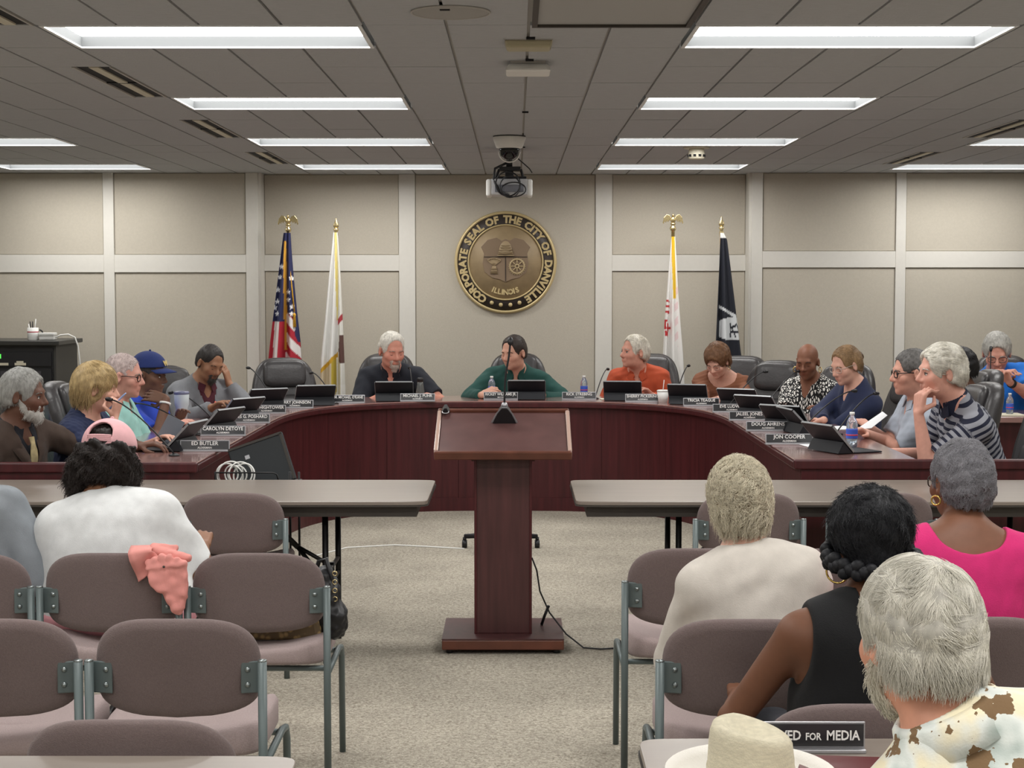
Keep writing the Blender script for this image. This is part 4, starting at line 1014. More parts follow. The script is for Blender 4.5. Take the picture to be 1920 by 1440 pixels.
def cap(ctx, col, name='cap', opening=None, visor=True, tilt=0):
    E, C, HL, Hr = ctx['E'], ctx['C'], ctx['HL'], ctx['Hr']
    ops = [('+', E((0, -.012, .045), (.093, .113, .098)), 0), ('-', E((0, -.012, .035), (.085, .105, .09)), 0), ('/', (tuple(HL(0, 0, .042)), tuple(Hr @ Vector((0, -.12, .99)))), 0)]
    if opening: ops.append(('-', C((0, -.16, .066), (0, -.06, .072), .042, .042), .004))
    V, Q = sdf_mesh(ops, .005, 2); o = link(name, np_mesh(name, V, Q), cloth(col), ctx['root'])
    if visor:
        m = MB(); vs = []; fs = []
        for i in range(13):
            a = -1.25 + 2.5 * i / 12
            for q in (0, .5, 1): 
                y = .075 * math.cos(a) + (.078 * q * math.cos(a * .9)); vs.append(HL(.086 * math.sin(a) * (1 + .0 * q), .02 + y, .052 - .016 * q - .016 * math.sin(a) ** 2 * 1.2))
        for i in range(12):
            for q in (0, 1): fs.append((i * 3 + q, i * 3 + 3 + q, i * 3 + 4 + q, i * 3 + 1 + q))
        m.add(vs, fs, True); v = m.build('visor', cloth(col), o); md = v.modifiers.new('solid', 'SOLIDIFY'); md.thickness = .004
    MB().ball(HL(0, -.012,   .146), .007 * ctx['hs']).build('button', cloth(col), o)
    if opening:
        pts = [HL(.044 * math.sin(a), -.118 + .012 * (1 - math.cos(a)) , .05) for a in (-1.3, -.8, -.3, .3, .8, 1.3)]
        b = MB()
        for z in (.044, .05, .056, .062): b.tube([p + Hr @ Vector((0, 0, z - .05)) * ctx['hs'] for p in pts], .0042, 6)
        b.build('strap', cloth(col), o)
    return o
def earrings(ctx, r, mt, dz=-.045, th=.002):
    for s_ in (-1, 1): MB().torus(ctx['HL'](s_ * .086, -.008, dz) - Vector((0, 0, r)), r, th, 20, 6, rotm(rx=90, rz=35 * s_)).build('earring', mt, ctx['root'])
GOLD = mat('earring_gold', (220, 190, 110), .2, .9)

# ---- left side of the desk
person('person with grey hair and beard in a brown suit at the left edge', PX(12, 8.45), -118, (45, 741), 8.35, 1.08, face=-92, pitch=4, skin=DARK, build=(1.12, 1.12, 1.05), sw=.175, sleeve='long', shirt=(24, 26, 34), neck='v', jacket=(66, 52, 44), collar=(22, 24, 32), tie=(176, 160, 120),
       hair=dict(col=(150, 150, 146), t=.012, n=1500, len=.018, curl=.8, rough=.003), beard=('full', (196, 194, 188)), brows=(120, 118, 114), eyes=(.0, .0), trousers=(60, 46, 40),
       hands=dict(L=dict(at=W(262, 836, 8.55), curl=25)))
person('person with short blond hair in a navy jacket holding a pen to the chin', PX(140, 8.85), -95, (182, 728), 8.75, 1.04, face=-78, pitch=6, skin=PALE, female=True, build=(1.1, 1.08, 1), sleeve='elbow', shirt=(34, 44, 76), neck='v', amp=.006,
       hair=dict(col=(178, 154, 110), t=.02, n=2200, len=.06, rad=.0013, flow='whorl', add=[((0, -.05, .02), (.086, .075, .09)), ((0, -.06, -.045), (.07, .055, .05))], low=((0, .03, -.06), (0, -.45, .9)), face=(.125, -.03, .086, .07, .092)), brows=(160, 140, 110),
       hands=dict(R=dict(at=W(214, 783, 8.62), dir=(.25, 0, 1), back=(.9, -.4, 0), curl=62, pole=(.5, .2, -1)), L=dict(at=W(296, 826, 8.75), curl=20)))
person('person with close-cropped grey hair and glasses in a mint green shirt, in profile', PX(212, 9.5), -92, (233, 705), 9.42, 1.04, face=-92, pitch=5, skin=(206, 152, 136), build=(1.15, 1.05, 1), sleeve='short', shirt=(150, 200, 192), neck='v', collar=(150, 200, 192), glasses=(38, 22, 20, .0028), eyes=(.0, .0),
       hair=dict(col=(178, 162, 158), t=.003, n=900, len=.008, lift=.5), brows=(150, 140, 130), hands=dict(R=dict(at=W(318, 811, 9.35), curl=18), L=dict(at=W(330, 805, 9.6), curl=18)))
c = person('person in a blue cap and blue shirt resting the chin on one hand', PX(262, 10.2), -105, (281, 702), 10.1, 1.02, face=-104, pitch=6, skin=(110, 78, 62), build=(1.15, 1.08, 1), sleeve='short', shirt=(42, 72, 186), neck='crew', brows=(60, 50, 46), eyes=(0, 0),
       hair=dict(col=(60, 56, 54), t=.004, n=300, len=.008), beard=('moustache', (122, 114, 108)),
       hands=dict(R=dict(at=W(311, 749, 9.92), dir=(-1, .1, .25), back=(.2, -1, .3), curl=20, pole=(.4, .3, -1)), L=dict(at=W(335, 789, 10.2), curl=15)), extra=lambda c: cap(c, (34, 50, 106)))
on_arm(c, 0, .9, .031, M['white'], 'bracelet', .012)
me = text_mesh('W', .045, .002, .001); o = link('cap_emblem', me, mat('cap_gold', (214, 190, 120), .6), c['root']); o.matrix_local = Matrix.Translation(c['HL'](.0, .098, .078)) @ c['Hr'].to_4x4() @ Matrix.Rotation(math.pi, 4, 'Z') @ Matrix.Rotation(R(68), 4, 'X')
person('person in a grey jacket and maroon shirt leaning the head on one hand', PX(362, 11.2), -138, (394, 681), 11.05, 1.0, face=-134, pitch=24, roll=-6, skin=(150, 108, 82), build=(1.1, 1.08, 1.0), sleeve='long', shirt=(74, 26, 38), neck='v', collar=(74, 26, 38), jacket=(118, 120, 124), brows=(50, 44, 40),
       hair=dict(col=(46, 42, 40), t=.004, n=900, len=.008, face=(.118, .0, .088, .078, .105)), beard=('goatee', (70, 64, 60)),
       hands=dict(L=dict(at=W(430, 721, 11.18), dir=(-.28, .0, 1), back=(1, -.3, 0), curl=14, pole=(-.3, .3, -1)), R=dict(at=W(398, 764, 10.7), curl=20)))
# ---- middle of the desk
c = person('person with white hair and goatee in a black polo shirt, facing the camera', PX(742, 13.2), 178, (735, 657), 12.8, 1.17, face=205, pitch=14, skin=(212, 148, 128), build=(1.3, 1.22, 1.1), sw=.19, sleeve='short', shirt=(24, 28, 38), neck='v', collar=(22, 26, 36), brows=(170, 150, 140),
       hair=dict(col=WHITEHAIR, t=.007, n=1500, len=.02, flow='back', rad=.0014, face=(.12, .012, .09, .08, .104)), beard=('goatee', (196, 180, 168)), amp=.005,
       hands=dict(R=dict(at=W(712, 743, 12.62), dir=(1, -.2, 0), curl=20, pole=(.8, -.1, -1)), L=dict(at=W(800, 742, 12.55), dir=(-1, -.3, 0), curl=20, pole=(-1, -.1, -.9))))
p = c['T'](-.085, c['front'](.80, .014) - .006, .80); m = MB()
for a, b, ww in ((-.035, 0, .011), (-.018, .003, .017), (.0, .001, .013), (.016, .004, .016), (.032, -.002, .011), (0, .022, .008)): m.box((a, 0, b), (ww, .004, .011))
o = m.build('shirt_emblem', M['letters'], c['root']); o.location = p; o.rotation_euler = (R(-4), 0, R(-10))
c = person('person in a dark green shirt and tie seated in the middle, looking to the side', PX(962, 13.25), 180, (963, 661), 12.85, 1.08, face=142, pitch=10, skin=LIGHT, build=(1.12, 1.12, 1.06), sw=.185, sleeve='long', shirt=(28, 72, 66), neck='v', collar=(28, 72, 66), tie=(150, 168, 156), brows=(50, 40, 34), amp=.006,
       hair=dict(col=(54, 46, 42), t=.006, n=1300, len=.016, flow='back', face=(.12, .01, .09, .08, .102)), hands=dict(R=dict(at=W(903, 741, 12.55), dir=(.9, -.3, .4), back=(-.3, -.6, .6), curl=45, pole=(1, -.2, -.7)), L=dict(at=W(1016, 742, 12.72), dir=(-.8, -.5, 0), curl=20, pole=(-1.2, -.2, -.6))))
person('person with thin white hair in an orange shirt looking to the left', PX(1208, 13.15), 168, (1189, 660), 12.8, 1.06, face=118, pitch=-3, skin=(208, 150, 130), build=(1.28, 1.15, 1.02), sleeve='long', shirt=(184, 80, 48), neck='v', collar=(184, 80, 48), brows=(190, 180, 170), eyes=(-.003, 0), amp=.007,
       hair=dict(col=(206, 200, 186), t=.011, n=1300, len=.035, flow='back', face=(.118, .004, .09, .085, .1)), hands=dict(R=dict(at=W(1152, 741, 12.75), curl=20), L=dict(at=W(1222, 741, 12.72), curl=20)))
c = person('person with brown hair and glasses in a rust-coloured top, looking down', PX(1362, 12.7), 160, (1345, 678), 12.3, .97, face=146, pitch=30, skin=PALE, female=True, build=(1.1, 1.05, 1), sleeve='elbow', shirt=(132, 84, 60), neck='scoop', glasses=(150, 130, 120), brows=(110, 84, 64), amp=.007,
       hair=dict(col=(112, 80, 56), t=.022, n=2200, len=.03, flow='whorl', rad=.0013, face=(.135, -.005, .1, .078, .094), add=[((0, -.03, .06), (.09, .1, .085))]), hands=dict(R=dict(at=W(1345, 748, 12.05), curl=30), L=dict(at=W(1368, 748, 11.95), dir=(-.3, -1, 0), curl=35)))
earrings(c, .014, GOLD)
c = person('person with shaved head and hoop earrings in a black and white leaf-print top', PX(1532, 11.45), 140, (1514, 678), 11.25, 1.0, face=152, pitch=14, skin=(126, 84, 64), female=True, build=(1.2, 1.12, 1), sleeve='short', shirt_mat=leaf_mat(), neck='v', brows=(50, 36, 30), amp=.005, lips=(.8, .55, .55),
       hands=dict(R=dict(at=W(1478, 768, 11.0), curl=30), L=dict(at=W(1548, 774, 10.95), curl=20)))
earrings(c, .02, GOLD, -.04, .0028); on_arm(c, 1, .9, .03, M['black'], 'wristwatch', .03)
# ---- right side of the desk
def bun(c):
    E, C = c['E'], c['C']
    V, Q = sdf_mesh([('+', E((0, -.118, .015), (.032, .03, .032)), 0), ('+', E((.01, -.13, .03), (.02, .02, .02)), .01)], .005, 1); V = wrinkle(V, Q, .003, 4, 3); link('hair_bun', np_mesh('hair_bun', V, Q), hair_mat((84, 64, 46)), c['root'])
person('person with hair in a bun and a navy sweater, arms folded on the desk', PX(1622, 10.55), 105, (1586, 685), 10.35, .98, face=118, pitch=18, skin=PALE, female=True, build=(1.05, 1.05, 1), sleeve='long', shirt=(36, 44, 74), neck='v', collar=None, glasses=(190, 184, 176), brows=(120, 96, 76), amp=.005,
       hair=dict(col=(138, 110, 78), t=.007, n=2200, len=.035, flow='back', rad=.0013, face=(.12, .01, .09, .08, .1)), extra=bun, hands=dict(R=dict(at=W(1545, 788, 10.2), dir=(-.3, 1, 0), curl=15, pole=(1, .6, -.6)), L=dict(at=W(1552, 780, 10.55), dir=(-.4, -1, 0), curl=15, pole=(-1, .6, -.6))))
c = person('person with grey hair and black glasses in a pale grey shirt, in profile', PX(1742, 9.45), 92, (1708, 699), 9.3, 1.06, face=93, pitch=3, skin=(210, 156, 136), build=(1.1, 1.08, 1.02), sleeve='short', shirt=(168, 176, 188), neck='v', collar=(168, 176, 188), glasses=(24, 22, 24, .0032), brows=(110, 100, 94), eyes=(0, 0),
       hair=dict(col=(96, 94, 92), t=.008, n=1300, len=.014), hands=dict(R=dict(at=W(1622, 812, 9.3), curl=18), L=dict(at=W(1632, 803, 9.55), curl=25)))
person('person with thick white hair in a navy and grey striped polo shirt, chin on hand', PX(1868, 8.75), 96, (1763, 698), 8.55, 1.14, face=98, pitch=2, skin=(214, 160, 142), build=(1.2, 1.18, 1.12), sw=.19, sleeve='short', shirt_mat=stripes_mat(), shirt_name='striped_shirt', neck='v', collar=(28, 32, 54), brows=(200, 196, 188), eyes=(0, 0), band=True, amp=.004,
       hair=dict(col=(206, 202, 190), t=.017, n=3000, len=.035, flow='back', rad=.0013, rough=.004), hands=dict(L=dict(at=W(1722, 775, 8.45), dir=(.12, 0, 1), back=(-1, -.5, 0), curl=48, pole=(0, .4, -1)), R=dict(at=W(1668, 849, 8.75), dir=(-1, 0, 0), curl=8)))
person('person with black hair in a black jacket, mostly hidden behind the striped shirt', PX(1800, 10.8), 92, (1796, 690), 10.7, 1.05, face=70, skin=DARK, build=(1.15, 1.12, 1.04), sleeve='long', shirt=(24, 24, 27), neck='crew', hair=dict(col=(24, 22, 24), t=.014, n=900, len=.02))
c = person('person with grey hair and glasses in a bright blue polo shirt at the right edge', PX(1888, 12.75), 176, (1869, 662), 12.35, 1.2, face=166, pitch=24, skin=(208, 152, 134), build=(1.25, 1.2, 1.12), sw=.19, sleeve='short', shirt=(32, 118, 214), neck='v', collar=(32, 118, 214), glasses=(60, 56, 56), brows=(170, 166, 160), amp=.005,
       hair=dict(col=(176, 174, 168), t=.014, n=1600, len=.03, flow='back', rad=.0014), hands=dict(R=dict(at=W(1874, 716, 12.1), dir=(.5, -.3, .8), curl=45, pole=(.8, 0, -1)), L=dict(at=W(1892, 716, 12.05), dir=(-.5, -.3, .8), curl=45, pole=(-.8, 0, -1))))
on_arm(c, 1, .86, .031, M['black'], 'wristwatch', .028)
# ---- audience
person('person in a grey sweatshirt cut by the left edge', (-2.0, 5.82), -4, None, 0, 1.0, head_pt=(-2.06, 5.98, 1.08), pitch=14, skin=MID, build=(1.15, 1.15, 1.0), sw=.18, sleeve='long', shirt=(140, 146, 152), neck='crew', hair=dict(col=(30, 28, 28), t=.01, n=1500, len=.02), amp=.007, h=.006, inflate=.02, hands=dict(R=dict(at=(-1.72, 6.1, .68))), trousers=(40, 46, 62))
def curls(c):
    E = c['E']; ops = [('+', E((0, -.05, .02), (.105, .08, .10)), .02), ('+', E((0, -.07, -.045), (.105, .075, .07)), .03), ('+', E((-.075, -.03, -.055), (.052, .06, .07)), .03), ('+', E((.075, -.03, -.055), (.05, .06, .065)), .03), ('+', E((-.075, -.045, -.10), (.05, .045, .045)), .03), ('-', E((0, .12, -.03), (.1, .09, .16)), .02), ('-', E((0, -.075, -.155), (.055, .1, .06)), .02), ('/', (tuple(c['HL'](0, 0, .04)), tuple(c['Hr'] @ Vector((0, 0, -1)))), 0), ('+', E((0, -.014, .037), (.08, .1, .089)), .01), ('-', E((0, .13, -.03), (.1, .09, .12)), .02)]
    V, Q = sdf_mesh(ops, .006, 1); V = wrinkle(V, Q, .010, 8, 3.2); o = link('hair', np_mesh('hair', V, Q), hair_mat((30, 24, 22)), c['root'])
    nn = vnormals(V, Q); qh = c['to_head'](V); out = np.argwhere((qh[:, 1] < .06) & (qh[:, 2] < .012))[:, 0]; k = out[RNG.integers(0, len(out), 9000)]
    strands(o, V[k], nn[k], c['flow_dn'], .045, .0009, (40, 31, 27), .2, 1.6, 3, 12, .7)
    cap(c, (228, 176, 180), 'baseball_cap', opening=True)
person('person with dark curly hair under a pink cap in a white T-shirt, seen from behind', (-1.44, 5.82), 0, (205, 862), 6.0, 1.06, face=-8, pitch=18, skin=(136, 96, 72), build=(1.55, 1.42, 1.04), nl=.108, sw=.165, sleeve='short', shirt=(226, 228, 228), neck='crew', h=.006, amp=.0035, inflate=.018, extra=curls, trousers=(244, 176, 186), neckr=.062,
       hands=dict(R=dict(at=(-1.2, 6.18, .72), pole=(.55, -.4, -1)), L=dict(at=(-1.66, 6.2, .72), pole=(-.55, -.4, -1))))
person('person with short wavy ash-blond hair in a cream cardigan, seen from behind', (.74, 4.74), -3, (1384, 944), 4.82, .97, face=6, pitch=3, skin=(214, 168, 148), female=True, build=(1.02, 1.0, .98), sw=.142, nl=.112, sleeve='long', shirt=(206, 199, 190), shirt_name='cardigan', neck='crew', collar=(200, 193, 184), h=.005, amp=.006, inflate=.02, trousers=(150, 140, 130),
       hair=dict(col=(128, 116, 96), scol=(206, 197, 174), t=.018, h=.004, n=9000, len=.05, rad=.0008, curl=1.1, lift=.6, clump=.7, rough=.006, steps=9, low=((0, .03, -.075), (0, -.25, .95)), add=[((0, -.035, .05), (.088, .092, .085))]))  # hair base darker than its strands: shadow between curls put into the colour
def wrap(c):
    E = c['E']; ops = [('+', E((0, -.02, .05), (.105, .118, .105)), .02), ('-', E((0, .14, -.05), (.1, .08, .12)), .02), ('/', (tuple(c['HL'](0, 0, -.035)), tuple(c['Hr'] @ Vector((0, -.5, .86)))), 0), ('+', E((0, -.06, -.03), (.062, .055, .06)), .02)]
    V, Q = sdf_mesh(ops, .004, 1); V = wrinkle(V, Q, .0025, 8, 4); o = link('hair', np_mesh('hair', V, Q), hair_mat((24, 25, 30)), c['root'])
    nn = vnormals(V, Q); k = RNG.integers(0, len(V), 6000)
    strands(o, V[k], nn[k], c['flow_dn'], .035, .0006, (22, 23, 28), .12, .7, 3, 8, .4)
    b = MB()
    for i in range(40):
        a = 2 * math.pi * i / 40; z = -.03 + .045 * math.cos(a)
        for s_ in (0, 1): b.ball(c['HL'](.112 * math.sin(a), -.02 + .118 * math.cos(a), z + (.012 if s_ else -.008) * math.cos(i * 1.57)), (.019, .017, .016), 8, 6, rotm(rz=-math.degrees(a), ry=38 * (1 if s_ else -1)))
    b.build('braid', hair_mat((20, 21, 26)), c['root'])
    earrings(c, .027, GOLD, -.035, .0028)
person('person with black braided hair and hoop earrings in a black sleeveless top', (.845, 3.82), 6, (1630, 1025), 3.9, .95, face=4, pitch=12, skin=(112, 74, 54), female=True, build=(1.12, 1.15, 1), sw=.178, sleeve='none', shirt=(9, 10, 13), neck='tank', h=.005, amp=.002, extra=wrap, trousers=(30, 32, 40), inflate=.012,
       hands=dict(L=dict(at=(.58, 4.16, .66), pole=(-.8, -.4, -1)), R=dict(at=(1.08, 4.16, .66), pole=(.8, -.4, -1))))
c = person('person with short dark grey hair in a bright pink top, seen from behind', (1.315, 4.78), -3, (1800, 905), 4.88, 1.0, face=16, pitch=2, skin=(120, 80, 60), female=True, build=(1.2, 1.2, 1.05), sw=.185, sleeve='short', shirt=(206, 40, 112), neck='scoop', h=.005, amp=.003, inflate=.014, glasses=(50, 40, 36), trousers=(26, 34, 60),
       hair=dict(col=(98, 96, 100), scol=(128, 127, 132), t=.012, h=.004, n=9000, len=.02, rad=.0007, curl=1.6, lift=.35, clump=.7, rough=.004, low=((0, .02, -.035), (0, -.3, .93))))
earrings(c, .014, GOLD, -.036, .003)
c = person('person with collar-length white hair and beard in a floral shirt, close to the camera', (.90, 2.36), 2, (1717, 1196), 2.44, .93, face=20, pitch=4, skin=(212, 152, 126), build=(1.15, 1.12, 1.02), sw=.18, sleeve='short', shirt_mat=floral_mat(), shirt_name='floral_shirt', neck='v', h=.004, amp=.004, beard=('full', (206, 200, 184)), inflate=.022, trousers=(90, 84, 70),
       hair=dict(col=(166, 162, 152), scol=(206, 202, 190), t=.014, h=.004, n=21000, len=.042, rad=.0006, lift=.2, clump=.3, rough=.004, flow='whorl', steps=10, low=((0, -.06, -.036), (0, -.1, .99)), exclude=(-.03, .02)),
       hands=dict(L=dict(at=(.66, 2.78, .8)), R=dict(at=(1.1, 2.8, .8))))
# floral shirt collar, standing around the neck
N, u, f, r = c['N'], c['u'], c['f'], c['r']; m = MB(); vs = []; fs = []
for i in range(29):
    a = math.pi * (.16 + 1.68 * i / 28) + math.pi / 2; d = r * math.cos(a) + f * math.sin(a)
    for rr, zz in ((.072, .008), (.070, .052), (.074, .058), (.084, .05), (.098, .004)): vs.append(N + d * rr + u * zz)
for i in range(28):
    for k in range(4): fs.append((i * 5 + k, i * 5 + k + 1, i * 5 + 6 + k, i * 5 + 5 + k))
o = m.add(vs, fs, True).build('collar', MATS['floral_print'], c['root']); md = o.modifiers.new('solid', 'SOLIDIFY'); md.thickness = .003
for x, y, fc, lab in ((12, 8.45, -105, 'under the brown suit'), (138, 8.95, -95, 'under the navy jacket'), (208, 9.6, -92, 'under the mint green shirt'), (258, 10.32, -100, 'under the person in the blue cap'), (360, 11.3, -130, 'under the grey jacket'),
                      (716, 13.25, 176, 'behind the black polo shirt'), (970, 13.32, 180, 'behind the green shirt'), (1214, 13.2, 172, 'behind the orange shirt'), (1375, 12.8, 160, 'behind the rust-coloured top'), (1548, 11.55, 138, 'behind the leaf-print top'), (1640, 10.65, 106, 'behind the navy sweater'),
                      (1752, 9.5, 95, 'behind the pale grey shirt'), (1880, 8.8, 96, 'behind the striped shirt'), (1768, 10.95, 95, 'behind the black jacket'), (1895, 12.95, 176, 'behind the blue polo shirt')):
    X, Y = PX(x, y); exec_chair(X, Y, fc, 'dark grey leather chair ' + lab)
# ================================================================== SEAL
sc = W(948, 492, YC - .008); seal = empty('city_seal', (sc.x, YC - .0085, sc.z), 0, 'large round bronze city seal with raised lettering on the back wall', 'seal')
RM = rotm(rx=90)
br_d, br_m, br_l = mat('bronze_dark', (56, 48, 44), .5, .2, noise=(30, .2)), mat('bronze_field', (152, 132, 100), .5, .12, noise=(12, .12)), mat('bronze_light', (206, 186, 138), .4, .3)
br_r = mat('bronze_relief', (138, 118, 96), .5, .12)
def SL(mb, name, m, **k): return mb.build(name, m, seal, **k)
br_e = mat('bronze_emblem', (164, 144, 112), .5, .12)
SL(MB().lathe([(0, 0), (.444, 0), (.446, .02), (.436, .034), (.424, .034), (.42, .022), (0, .022)], 72, rot=RM), 'rim', br_l)
SL(MB().lathe([(.325, .0221), (.419, .0221), (.419, .026), (.325, .026)], 72, rot=RM), 'letter_band', br_d)
SL(MB().torus((0, -.03, 0), .325, .0075, 64, 6, RM), 'inner_ring', br_l)
SL(MB().lathe([(0, .0221), (.322, .0221), (.32, .027), (0, .029)], 64, rot=RM), 'field', br_m)
def arc_text(txt, rad, a0, a1, size, depth, y):
    m = MB(); n = len(txt); wd = [{'I': .5, ' ': .6, 'L': .85, 'E': .9, 'T': .9, 'O': 1.1, 'D': 1.05, 'N': 1.05, 'V': 1.05, 'A': 1.05}.get(c, 1.0) for c in txt]; tot = sum(wd); acc = 0; cache = {}
    for c, w_ in zip(txt, wd):
        a = a0 + (a1 - a0) * (acc + w_ / 2) / tot; acc += w_
        if c == ' ': continue
        if c not in cache: cache[c] = text_mesh(c, size, .0035 * size / .07, depth)
        me = cache[c]; rot = Matrix.Rotation(-R(a) if a1 > a0 else -R(a) + math.pi, 3, 'Z')
        vs = []
        for v in me.vertices:
            q = rot @ Vector((v.co.x, v.co.y + 0, v.co.z)); p = Vector((math.sin(R(a)) * rad, math.cos(R(a)) * rad, 0)); q = q + p; vs.append((q.x, -(q.z + y), q.y))
        m.add(vs, [tuple(pp.vertices) for pp in me.polygons])
    return m
SL(arc_text('CORPORATE SEAL OF THE CITY OF DANVILLE', .371, -152, 152, .088, .004, .03), 'lettering', br_l)
SL(arc_text('ILLINOIS', .262, 207, 153, .062, .003, .031), 'place_lettering', br_l)
for a in (-19, -6.5, 6.5, 19): SL(MB().ball((math.sin(R(a)) * .372, -.027, -math.cos(R(a)) * .372), (.018, .009, .018)), 'dot', br_l)
sh = [(-.16, .165), (-.08, .185), (-.035, .158), (0, .175), (.035, .158), (.08, .185), (.16, .165), (.215, .105), (.19, .05), (.2, -.04), (.185, -.115), (.12, -.165), (.05, -.18), (0, -.205), (-.05, -.18), (-.12, -.165), (-.185, -.115), (-.2, -.04), (-.19, .05), (-.215, .105)]
SL(MB().prism([(x, z + .03) for x, z in sh], .024, .036, RM), 'shield', br_r, bevel=.004)
SL(MB().span((-.19, -.041, .045), (.19, -.0365, .05)), 'divider', br_d)
SL(MB().span((-.003, -.041, -.165), (.003, -.0365, .044)), 'divider', br_d)
m = MB().lathe([(.066, 0), (.066, .012), (.058, .03), (.055, .06), (.042, .09), (.022, .112), (0, .118)], 20, (0, -.036, .068), sy=.25); SL(m, 'beehive', br_e)
for z in (.088, .108, .128, .146): SL(MB().torus((0, -.037, z), .064 - (z - .088) * .45, .004, 20, 5), 'hive_coil', br_e)
SL(MB().box((0, -.046, .06), (.15, .02, .01)), 'hive_board', br_e)
wh = MB()
for k in range(-6, 7): wh.tube([(-.1, -.042, -.03), (-.1 + k * .0085, -.042, .005 + .02 * math.cos(k * .22))], .0035, 5); wh.ball((-.1 + k * .009, -.043, .012 + .022 * math.cos(k * .22)), (.005, .005, .011), 6, 5)
for k in range(-4, 5): wh.tube([(-.1 + k * .003, -.042, -.03), (-.1 + k * .0075, -.042, -.1)], .004, 5)
SL(wh, 'wheat_sheaf', br_e); SL(MB().tube([(-.125, -.046, -.055), (-.075, -.046, -.055)], .006, 6), 'sheaf_band', br_m)
wl = MB().torus((.1, -.04, -.035), .062, .008, 28, 6, RM).torus((.1, -.042, -.035), .016, .007, 14, 6, RM)
for k in range(8): wl.tube([(.1 + .016 * math.cos(k * .785), -.041, -.035 + .016 * math.sin(k * .785)), (.1 + .058 * math.cos(k * .785), -.041, -.035 + .058 * math.sin(k * .785))], .005, 5)
for k in range(24): wl.box((.1 + .071 * math.cos(k * .2618), -.04, -.035 + .071 * math.sin(k * .2618)), (.008, .01, .008), rotm(ry=-15 * k))
SL(wl, 'cog_wheel', mat('bronze_wheel', (186, 166, 128), .45, .15))

# ================================================================== FLAGS
def flag(px, topy, finial, rows, colour, label, seed, cord=False):
    """rows: [(photo y, x left, x right)] outline of the hanging cloth"""
    Yf = 13.86; r0 = W(px, topy, Yf); X = r0.x
    fl = empty('flag', (X, Yf, 0), 0, label, 'flag', 'flags on stands by the back wall')
    ztop = r0.z
    MB().lathe([(0, 0), (.13, 0), (.13, .02), (.1, .05), (.035, .07), (.025, .11), (0, .11)], 24).build('stand', M['brass'], fl)
    MB().tube([(0, 0, .1), (0, 0, ztop - (.16 if finial == 'eagle' else .13))], .013, 12).build('pole', mat('pole_oak', (168, 128, 72), .4), fl)
    fz = ztop - .16
    if finial == 'eagle':
        MB().lathe([(.016, -.07), (.016, .0), (.024, .008), (.028, .025), (.02, .04), (.014, .05), (.024, .058), (.02, .07), (.0, .075)], 16, (0, 0, fz)).build('ferrule', M['brass'], fl)
        MB().ball((0, 0, fz + .095), (.02, .018, .032)).ball((0, -.004, fz + .135), (.012, .014, .014)).tube([(0, -.012, fz + .135), (0, -.028, fz + .128)], [.006, .001], 6).build('eagle_body', M['brass'], fl)
        for s_ in (-1, 1):
            o = [(.008, .10), (.03, .135), (.055, .143), (.078, .115), (.088, .07), (.078, .062), (.07, .085), (.06, .068), (.052, .09), (.042, .075), (.03, .095), (.014, .075)]
            MB().prism([(s_ * x, z + fz) for x, z in (o if s_ > 0 else o[::-1])], -.006, .006, RM).build('eagle_wing', M['brass'], fl, bevel=.002)
    else:
        MB().lathe([(.016, -.05), (.02, -.01), (.013, .01), (.024, .03), (.012, .045)], 14, (0, 0, fz + .03)).build('ferrule', M['brass'], fl)
        MB().lathe([(.010, 0), (.024, .012), (.022, .03), (.01, .06), (.0, .09)], 12, (0, 0, fz + .07), sy=.5).build('spear', M['brass'], fl)
    ys = np.linspace(rows[0][0], rows[-1][0], 170); nx = 90
    ry = [q[0] for q in rows]; xl = np.interp(ys, ry, [q[1] for q in rows]); xr = np.interp(ys, ry, [q[2] for q in rows])
    rng = np.random.default_rng(seed); ph = rng.uniform(0, 6, 4); V = []; Cc = []
    for i, y in enumerate(ys):
        a, b = W(xl[i], y, Yf), W(xr[i], y, Yf); hw = (b.x - a.x) / 2; cx = (a.x + b.x) / 2 - X; v = i / (len(ys) - 1)
        for k in range(nx):
            th = 2 * math.pi * k / nx; s_ = math.sin(th)
            x = cx + hw * s_; dep = hw * .42 * math.cos(th)
            fold = hw * .30 * math.sin(3.1 * s_ * 2.2 + ph[0] + .6 * v) + hw * .16 * math.sin(9 * s_ + ph[1]) * (.4 + v)
            V.append((x, -dep + fold * (1 if math.cos(th) > 0 else .4) - .035 - hw * .25, a.z)); Cc.append(colour(s_, y, xl[i] + (xr[i] - xl[i]) * (s_ + 1) / 2, math.cos(th) > 0))
    n = len(ys); Q = np.array([(i * nx + k, (i + 1) * nx + k, (i + 1) * nx + (k + 1) % nx, i * nx + (k + 1) % nx) for i in range(n - 1) for k in range(nx)])[:, ::-1]
    col = np.ones((len(V), 4)); col[:, :3] = np.array([srgb(*q)[:3] for q in Cc])
    link('cloth', np_mesh('flag_cloth', np.array(V), Q, {'col': ('FLOAT_COLOR', col)}), attr_mat('flag_cloth', bump=(250, .1)), fl)
    return fl, X, Yf
def star(dx, dy, r):
    a = math.atan2(dy, dx); d = math.hypot(dx, dy); k = (a + math.pi / 2) % (2 * math.pi / 5); k = abs(k - math.pi / 5); return d < r * 1.15 * (.38 + .62 * abs(k - 0) / (math.pi / 5)) ** 1.0
STARS = [(523, 543), (522, 565), (522, 588), (543, 547), (543, 562), (517, 577), (527, 520), (549, 522), (530, 500), (550, 588), (551, 575)]
